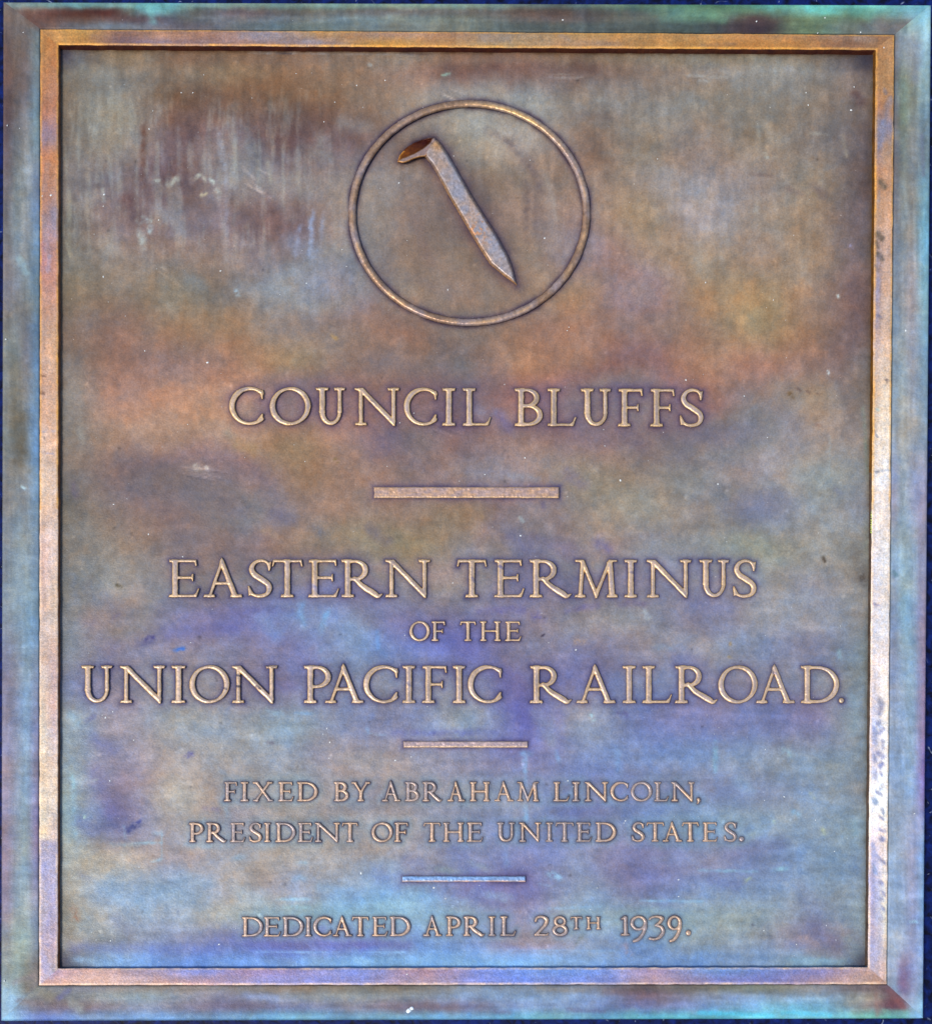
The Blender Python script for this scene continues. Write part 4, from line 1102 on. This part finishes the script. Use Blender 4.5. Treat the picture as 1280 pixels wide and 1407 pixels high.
u = np.concatenate(us); v = np.concatenate(vs); z = np.concatenate(zs); wf = np.concatenate(wallf)
sid = np.tile(np.repeat(np.arange(4), NS), K)
c = np.zeros((len(u), 3))
for i, tab in enumerate((BT, BR, BB, BL)):
    s_ = sid == i
    c[s_] = strip_col(tab, u[s_], v[s_], i in (1, 3), .8, 7)
c = apply_stains(c, u, v, BST, 4)
# brushed streaks along the band
along = np.where((sid % 2 == 0), fbm(u, v, 7, 3, 141, 7, .4), fbm(u, v, 7, 3, 143, .4, 7))
c = np.clip(c * (1 + .10 * along[:, None]), 0, 1)
edge = np.isin(wf, (0, 30))                   # arrises rubbed bright by hands
warm = np.where((v < 700)[:, None], hx('e8a850'), hx('f4d4b8'))
e_m = edge * np.clip(.45 + .5 * fbm(u, v, 12, 3, 151), 0, .9)
c += e_m[:, None] * (warm - c)
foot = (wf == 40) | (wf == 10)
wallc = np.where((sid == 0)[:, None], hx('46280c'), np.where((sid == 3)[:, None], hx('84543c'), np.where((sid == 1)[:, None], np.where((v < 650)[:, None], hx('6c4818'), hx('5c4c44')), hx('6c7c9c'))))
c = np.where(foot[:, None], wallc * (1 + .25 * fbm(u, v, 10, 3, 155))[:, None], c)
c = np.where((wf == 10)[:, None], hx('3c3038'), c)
# the wall colour starts just under the arris
q = []
idx = np.arange(NP); nx_ = (idx + 1) % NP
for k in range(K - 1): q.append(np.stack([k * NP + idx, k * NP + nx_, (k + 1) * NP + nx_, (k + 1) * NP + idx], 1))
q = np.vstack(q)[:, ::-1]
# duplicate ring under the arris in wall colour so the side is a clean break
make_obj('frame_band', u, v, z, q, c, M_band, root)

# outer moulding: four mitred runs
for i, tab in enumerate((MT, MR, MB, ML)):
    n = 640 if i % 2 == 0 else 700; ka = 26
    ts = np.linspace(0, 1, ka)
    us, vs, zs = [], [], []
    for t in ts:
        z = 6.0 - .4 * t - 2.2 * t ** 2.4 - (1.6 * max(0, (t - .965) / .035) ** 2 if t > .965 else 0) + (-1.0 if t == 0 else 0)
        Q = toplane(inset(Q1, -.2), 6.0) * (1 - t) + toplane(Q0, 3.0) * t
        pu = side_pts(Q, i, n); f = 1 - z / D
        us.append(PX + (pu[:, 0] - PX) / f); vs.append(PY + (pu[:, 1] - PY) / f); zs.append(np.full(n, z))
    for zz, ins_ in ((.5, -.3), (SLAB - 1, -.8)):
        Q = inset(toplane(Q0, 3.0), ins_); pu = side_pts(Q, i, n); f = 1 - zz / D
        us.append(PX + (pu[:, 0] - PX) / f); vs.append(PY + (pu[:, 1] - PY) / f); zs.append(np.full(n, zz))
    # rows that tuck under the band
    Q = inset(toplane(Q1, 6.0), 6.0); pu = side_pts(Q, i, n); f = 1 - 3.0 / D
    us.insert(0, PX + (pu[:, 0] - PX) / f); vs.insert(0, PY + (pu[:, 1] - PY) / f); zs.insert(0, np.full(n, 2.5))
    k = len(us); u, v, z = np.concatenate(us), np.concatenate(vs), np.concatenate(zs)
    z = z + np.where(z > 1, .3 * fbm(u, v, 30, 3, 161 + i) + .15 * fbm(u, v, 6, 2, 165), 0)
    c = strip_col(tab, u, v, i in (1, 3), 1.1, 12)
    al_ = fbm(u, v, 8, 3, 171, 5, .5) if i % 2 == 0 else fbm(u, v, 8, 3, 173, .5, 5)
    c = np.clip(c * (1 + .10 * al_[:, None]), 0, 1)
    c = apply_stains(c, u, v, MST, 3)
    row = np.repeat(np.arange(k), n)
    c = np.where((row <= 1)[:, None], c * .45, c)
    idx = np.arange(n - 1); q = np.vstack([np.stack([r_ * n + idx, r_ * n + idx + 1, (r_ + 1) * n + idx + 1, (r_ + 1) * n + idx], 1) for r_ in range(k - 1)])
    make_obj('moulding', u, v, z, q, c, M_mould, root, label=('top', 'right', 'bottom', 'left')[i] + ' side of the sloping outer moulding')

# ------------------------------------------------------------------ lettering
NAMES = {'.': 'full_stop', ',': 'comma'}
def letter_col(li):
    def f(u, v, d):
        n_ = len(u); k = np.clip((v - 500) / 700, 0, 1)[:, None]
        core = hx('ccb09c') * (1 - k) + hx('d2b8a8') * k
        core = core * (1 + .5 * (vnoise(u / 23, v / 23, 7) * .25)[:, None])
        blue = np.clip(.5 + 1.3 * fbm(u, v, 18, 3, 201), 0, 1)[:, None] * .38
        core = core * (1 - blue) + hx('a09ab0') * blue
        rim = hx('f6cc8c') * (1 - k) + hx('f2ca9c') * k
        if li >= 4: core = core * .4 + hx('c0a496') * .6; rim = rim * .45 + hx('c0a090') * .55; wn = np.clip(.3 + 1.4 * fbm(u, v, 30, 3, 209), 0, .6)[:, None]; core = core + wn * (hx('9090a4') - core); rim = rim + wn * .6 * (hx('a49cA8'.lower()) - rim)
        rm = np.clip(1.15 - d / (2.9 if li in (0, 1, 3) else 2.4), 0, 1) * np.clip(.85 + .6 * fbm(u, v, 9, 2, 205), 0, 1)
        c = core + rm[:, None] * (rim - core)
        wl = np.clip(1.15 - d / (.6 if li in (0, 1, 3) else .42), 0, 1)[:, None]; c = c + wl * (hx('4a3a3c') - c)
        c = c * (1 + .07 * fbm(u, v, 4, 2, 207))[:, None]
        return apply_stains(np.clip(c, 0, 1), u, v, LST, 5)
    return f
LST = parse_st('''
324 928 330 929 1.6 50485c .95
324 943 330 944 1.6 50485c .95
352 943 357 946 1.8 504454 .9
365 916 378 917 1.6 5c5468 .7
306 945 311 947 1.5 5c5060 .8
686 778 690 781 2 5c5c90 .7
867 786 871 788 2 5c5c90 .6
649 795 652 799 2 5c5c90 .6
428 805 440 815 3 7c88d8 .5
1060 923 1064 926 2 5c5880 .7
853 556 854 558 2 604c60 .5
744 545 746 548 2 5c4c70 .5
560 938 563 942 2 6c6c98 .6
719 1085 723 1096 2.5 90a8dc .5
600 870 598 876 2 88a0c8 .4
1010 920 1012 940 1.5 8c8cac .3
''')
for gi, (f, box, hh, ch, cp, li) in enumerate(GL):
    bev = 1.5 if cp > 40 else 1.15
    def hf(d, u, v, hh=hh, bev=bev):
        t = np.clip(d / bev, 0, 1); return hh * (.82 * (1 - (1 - t) ** 2) + .18 * np.clip(d / (bev * 2.2), 0, 1)) + .22 * fbm(u, v, 3, 2, 211) * t
    nm = NAMES.get(ch, 'numeral' if ch.isdigit() else 'letter')
    o = relief(nm, f, box, .62 if cp > 40 else .5, hf, letter_col(li), M_letter, root, -.6)
    if nm in ('letter', 'numeral'): o['label'] = ('raised capital letter ' if nm == 'letter' else 'raised old-style numeral ') + ch

# divider bars
for (l, t_, r, b_, cA, hb) in ((513.2, 668.8, 768, 684.6, 'd4ac90', 5.5), (553.6, 1018.4, 725, 1027.6, 'c8b0b0', 4.2), (551.8, 1203.6, 722, 1212.2, '8cacdc', 4.2)):
    def f(u, v, b=(l, t_, r, b_)):
        return sd_poly(u, v, [(b[0], b[1]), (b[2], b[1] + .3), (b[2], b[3]), (b[0] + .6, b[3])]) + .4 * fbm(u, v, 7, 2, 221)
    def cf(u, v, d, cA=cA, l=l, t_=t_, b_=b_):
        c0 = hx(cA); n1 = np.clip(.5 + 1.6 * fbm(u, v, 5, 3, 223, 2, .8), 0, 1)[:, None]
        c = c0 * (1 - .5 * n1) + hx('a898a8' if cA != '8cacdc' else '84b4f0') * .5 * n1
        low = np.clip((v - b_ + 3.2) / 2.2, 0, 1) * np.clip(.8 + .5 * fbm(u, v, 7, 2, 225), 0, 1)
        rim = np.maximum(np.clip(1 - d / 1.7, 0, 1) * .5, low)[:, None]
        c = c + rim * (hx('e8c498' if cA != '8cacdc' else 'e0b8a8') - c)
        c = np.where((d <= 0.02)[:, None], hx('4a3c48'), c)
        return np.clip(c * (1 + .10 * fbm(u, v, 3.5, 2, 227))[:, None], 0, 1)
    def hf(d, u, v, hb=hb): 
        t = np.clip(d / 1.5, 0, 1); return hb * (1 - (1 - t) ** 2) + .4 * fbm(u, v, 3, 2, 229) * t
    relief('divider_bar', f, (l, t_, r, b_), .7, hf, cf, M_letter, root, -.6)

# ring
def ring_c(u, v, d):
    ang = np.arctan2(v - RC[1], u - RC[0])
    c = hx('947868') + (hx('a8a0b4') - hx('947868')) * (np.clip(.5 + 1.5 * fbm(u, v, 26, 3, 231), 0, 1) * .55)[:, None]
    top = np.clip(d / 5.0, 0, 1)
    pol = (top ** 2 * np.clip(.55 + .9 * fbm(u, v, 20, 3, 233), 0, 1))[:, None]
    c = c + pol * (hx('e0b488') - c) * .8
    ring_glint = np.exp(-((ang + 1.1) / .38) ** 2) * top ** 1.5
    c = c + (ring_glint * .7)[:, None] * (hx('f0c078') - c)  # highlight at the upper right painted into the ring colour
    c = np.where((d <= 0.5)[:, None], hx('44363c'), c)
    return np.clip(c * (1 + .14 * fbm(u, v, 3.5, 2, 235))[:, None], 0, 1)
def ring_h(d, u, v):
    t = np.clip(d / 5.7, 0, 1); return 8.5 * np.sqrt(1 - (1 - t) ** 2) - .5 + .3 * fbm(u, v, 3, 2, 237)
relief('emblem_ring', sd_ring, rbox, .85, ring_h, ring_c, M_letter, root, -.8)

# spike
def sh_h(d, u, v):
    t = np.clip(d / 4.6, 0, 1); ax = (u - 597) * .50 + (v - 190) * .866     # distance along the shank
    return (15 - 6 * np.clip((ax - 170) / 60, 0, 1)) * (1 - (1 - t) ** 1.8) + .3 * fbm(u, v, 9, 3, 241) * t
def sh_c(u, v, d):
    c = hx('bca294') + (hx('a4a4b4') - hx('bca294')) * np.clip(.35 + 1.5 * fbm(u, v, 22, 3, 243), 0, .9)[:, None]
    cop = (np.clip(2.2 * fbm(u, v, 4, 2, 245) + .2, 0, 1) * np.exp(-(np.hypot(u - 655, v - 315) / 22) ** 2))[:, None]
    c = c + cop * (hx('dca078') - c)
    tip = np.exp(-(np.hypot(u - 600, v - 198) / 9) ** 2)[:, None] * .7; c = c + tip * (hx('d09860') - c)
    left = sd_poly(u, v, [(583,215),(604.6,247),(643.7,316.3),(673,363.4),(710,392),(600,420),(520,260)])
    lm = np.exp(-(np.minimum(np.abs(left), 9) / 2.2) ** 2)[:, None] * .8; c = c + lm * (hx('d8a060') - c)  # lit left edge painted into the shank colour
    rs = np.clip(1.1 - d / 3.2, 0, 1)[:, None] * (1 - np.clip(lm * 1.4, 0, 1)); c = c + .55 * rs * (hx('5c4c60') - c)  # shaded far side painted into the shank colour
    c = np.where((d <= 0.1)[:, None], hx('40303c'), c)
    return np.clip(c * (1 + .16 * fbm(u, v, 2.6, 2, 247))[:, None], 0, 1)
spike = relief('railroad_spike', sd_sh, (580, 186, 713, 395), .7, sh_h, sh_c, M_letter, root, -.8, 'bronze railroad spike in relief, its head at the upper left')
def hd_h(d, u, v):
    cv = -sd_poly(u, v, CV); t = np.clip(d / 1.8, 0, 1)
    return 11.0 * (1 - (1 - t) ** 2) - 8 * np.clip((cv + .8) / 4.0, 0, 1) ** .8
def hd_c(u, v, d):
    cv = -sd_poly(u, v, CV); c = np.tile(hx('a08884'), (len(u), 1))
    c = c + np.clip((cv + .6) / 1.5, 0, 1)[:, None] * ((hx('4a2814') + (hx('8c5018') - hx('4a2814')) * np.clip((v - 190 + (600 - u) * .1 - 8) / 24, 0, 1)[:, None]) - c)  # shading of the hollow painted in, paler towards its lower edge
    lo = (np.clip(1.2 - d / 2.6, 0, 1) * (v > 207))[:, None]; c = c + lo * .95 * (hx('f0a850') - c)  # lit lower rim painted into the head colour
    c = np.where((d <= 0.1)[:, None], hx('382838'), c)
    return np.clip(c * (1 + .15 * fbm(u, v, 2.6, 2, 249))[:, None], 0, 1)
relief('spike_head', sd_hd, (544, 186, 600, 226), .6, hd_h, hd_c, M_letter, spike, -.8)

# ------------------------------------------------------------------ small things stuck to the plaque
def simple_mat(name, colr, rough=.6, sss=0):
    m = bpy.data.materials.new(name); m.use_nodes = True; n = m.node_tree.nodes; l = m.node_tree.links; b = n['Principled BSDF']
    t = n.new('ShaderNodeTexNoise'); t.inputs['Scale'].default_value = 900; cr = n.new('ShaderNodeValToRGB'); l.new(t.outputs['Fac'], cr.inputs[0])
    cr.color_ramp.elements[0].color = (*[q * .7 for q in colr], 1); cr.color_ramp.elements[1].color = (*colr, 1)
    l.new(cr.outputs[0], b.inputs['Base Color']); b.inputs['Roughness'].default_value = rough
    return m
M_dust = simple_mat('pale_dust', (.75, .78, .76)); M_lichen = simple_mat('lichen', (.55, .68, .12), .9); M_drop = simple_mat('dried_droplet', (.85, .92, .95), .4)
def grains(name, pts, mat, parent, label=None, kind='stuff'):
    us, vs, zs, qs = [], [], [], []; k0 = 0
    for (u, v, z, r, e, a) in pts:
        nn = 7; th = np.arange(nn) / nn * 2 * math.pi + a
        rad = r * (1 + .25 * np.sin(th * 2 + a * 3))
        for s_, zz in ((1.0, 0.), (.72, .6)):
            x_, y_ = rad * s_ * np.cos(th), rad * s_ * e * np.sin(th)
            us += list(u + x_ * math.cos(a) - y_ * math.sin(a)); vs += list(v + x_ * math.sin(a) + y_ * math.cos(a)); zs += [z + zz * r * .8 - .25] * nn
        us.append(u); vs.append(v); zs.append(z + .8 * r * .8)
        for i in range(nn):
            j = (i + 1) % nn; qs.append((k0 + i, k0 + nn + i, k0 + nn + j)); qs.append((k0 + i, k0 + nn + j, k0 + j)); qs.append((k0 + nn + i, k0 + 2 * nn, k0 + nn + j))
        k0 += 2 * nn + 1
    o = make_obj(name, us, vs, zs, np.array(qs), None, mat, parent, True, label)
    if kind: o['kind'] = kind
    return o
known = [(205,177,.9),(218,302,.9),(249,127,.8),(265,127,.8),(210,152,.7),(143,267,1.3),(142,283,.8),(70,268,1.4),(58,269,.9),(10,172,1.),(27,176,.7),(285,498,1.5),(445,167,.9),(490,117,.9),
 (548,251,1.1),(801,245,1.4),(748,327,1.2),(903,218,.8),(1039,29,1.2),(1214,65,1.),(1169,151,1.3),(1173,119,.9),(1107,127,.8),(1110,144,.9),(1123,45,.9),(1182,44,1.),(460,140,.7),(529,110,.8),
 (615,398,1.2),(421,389,.9),(303,372,1.),(142,380,1.1),(199,482,.8),(156,693,1.),(721,629,1.1),(852,660,1.3),(693,528,.7),(419,634,.8),(666,652,.9),(942,522,1.1),(779,454,.7),(715,736,1.4),
 (791,893,1.1),(622,801,.9),(204,734,1.1),(251,765,1.),(262,883,.7),(145,986,1.2),(184,1017,.9),(155,978,.8),(453,1020,1.2),(449,1001,.9),(543,1045,1.2),(565,1040,.8),(452,1042,.9),(556,873,.9),
 (151,1073,1.),(301,1298,1.2),(152,1293,1.),(496,1200,1.5),(596,1220,1.5),(593,1206,.8),(612,1235,.9),(780,1073,1.),(859,1128,1.),(857,1131,.7),(932,1209,1.),(932,1232,.9),(1049,1279,.9),
 (1135,1272,1.),(1148,1292,.8),(1077,1095,1.1),(1244,454,1.3),(1051,1030,.8),(1094,1298,.8),(1256,1118,.9),(1238,1172,.8),(559,1339,1.),(858,1331,.9),(1062,412,.8),(969,388,.8),(1090,323,.8),
 (811,1250,.7),(986,665,1.),(1022,544,.8),(1054,601,.8),(1120,1127,.8),(1146,1170,.8),(62,1165,.9),(6,1348,1.),(8,466,1.),(32,44,.8),(168,27,.9),(83,29,.7),(402,28,.8),(773,27,1.2),(1133,24,1.)]
pts = []
def lift(u, v):
    if u < 54 or v < 38 or u > 1226 or v > 1354: return 5.4
    if u < 79 or u > 1202 or v < 62 or v > 1331: return BANDZ + .1
    return .2
for (u, v, r) in known: pts.append((u, v, lift(u, v), r * 1.15, rng.uniform(.7, 1), rng.uniform(0, 6)))
for k in range(330):
    u, v = rng.uniform(86, 1188), rng.uniform(80, 1325); r = .35 + .45 * rng.rand() ** 2.5
    pts.append((u, v, .2, r, rng.uniform(.5, 1), rng.uniform(0, 6)))
grains('dust_specks', pts, M_dust, root, 'pale grains of dust scattered over the bronze')
pts = [(1196.6, 703 + k * 2.6 + rng.uniform(-1, 1), 8.6 - rng.uniform(0, 2), rng.uniform(.8, 1.6), .6, rng.uniform(1, 2)) for k in range(12)]
grains('lichen', pts, M_lichen, root, 'yellow-green lichen crust on the inner edge of the right frame')
grains('droplet', [(561.5, 1389, 4.9, 5.2, .5, -.6), (565.5, 1386, 5.2, 3.8, .6, -.5)], M_drop, root, 'dried white droplet on the bottom moulding', None)

# ------------------------------------------------------------------ the dark stone behind
def stone():
    m = bpy.data.materials.new('dark_granite'); m.use_nodes = True; n = m.node_tree.nodes; l = m.node_tree.links; b = n['Principled BSDF']
    geo = n.new('ShaderNodeNewGeometry')
    def nz(s, d, dist=0):
        t = n.new('ShaderNodeTexNoise'); t.inputs['Scale'].default_value = s; t.inputs['Detail'].default_value = d; t.inputs['Distortion'].default_value = dist
        l.new(geo.outputs['Position'], t.inputs['Vector']); return t
    a = nz(140, 6, .6); cr = n.new('ShaderNodeValToRGB'); l.new(a.outputs['Fac'], cr.inputs[0]); e = cr.color_ramp.elements
    e[0].position = .35; e[0].color = (.001, .0015, .01, 1); e[1].position = .7; e[1].color = (.003, .014, .12, 1)
    a2 = nz(60, 8, 3.5); c2 = n.new('ShaderNodeValToRGB'); l.new(a2.outputs['Fac'], c2.inputs[0]); e = c2.color_ramp.elements
    e[0].position = .67; e[0].color = (0, 0, 0, 1); e[1].position = .74; e[1].color = (1, 1, 1, 1)
    mx = n.new('ShaderNodeMix'); mx.data_type = 'RGBA'; l.new(c2.outputs[0], mx.inputs[0]); l.new(cr.outputs[0], mx.inputs[6]); mx.inputs[7].default_value = (.16, .2, .3, 1)
    l.new(mx.outputs[2], b.inputs['Base Color']); b.inputs['Roughness'].default_value = .5; b.inputs['Specular IOR Level'].default_value = .15
    bp = n.new('ShaderNodeBump'); bp.inputs['Strength'].default_value = .5; bp.inputs['Distance'].default_value = .0008; l.new(a.outputs['Fac'], bp.inputs['Height']); l.new(bp.outputs[0], b.inputs['Normal'])
    return m
import bmesh
bm = bmesh.new(); bmesh.ops.create_cube(bm, size=1)
hgt = (SLAB + H0) * S
for vtx in bm.verts: vtx.co.x *= 1.5; vtx.co.y *= 1.6; vtx.co.z = vtx.co.z * hgt
bmesh.ops.bevel(bm, geom=bm.edges[:], offset=.012, segments=3, profile=.5, affect='EDGES')
me = bpy.data.meshes.new('granite_slab'); bm.to_mesh(me); bm.free(); me.materials.append(stone())
sl = bpy.data.objects.new('granite_slab', me); C.objects.link(sl); sl.location = (0, 0, hgt / 2); sl['kind'] = 'structure'
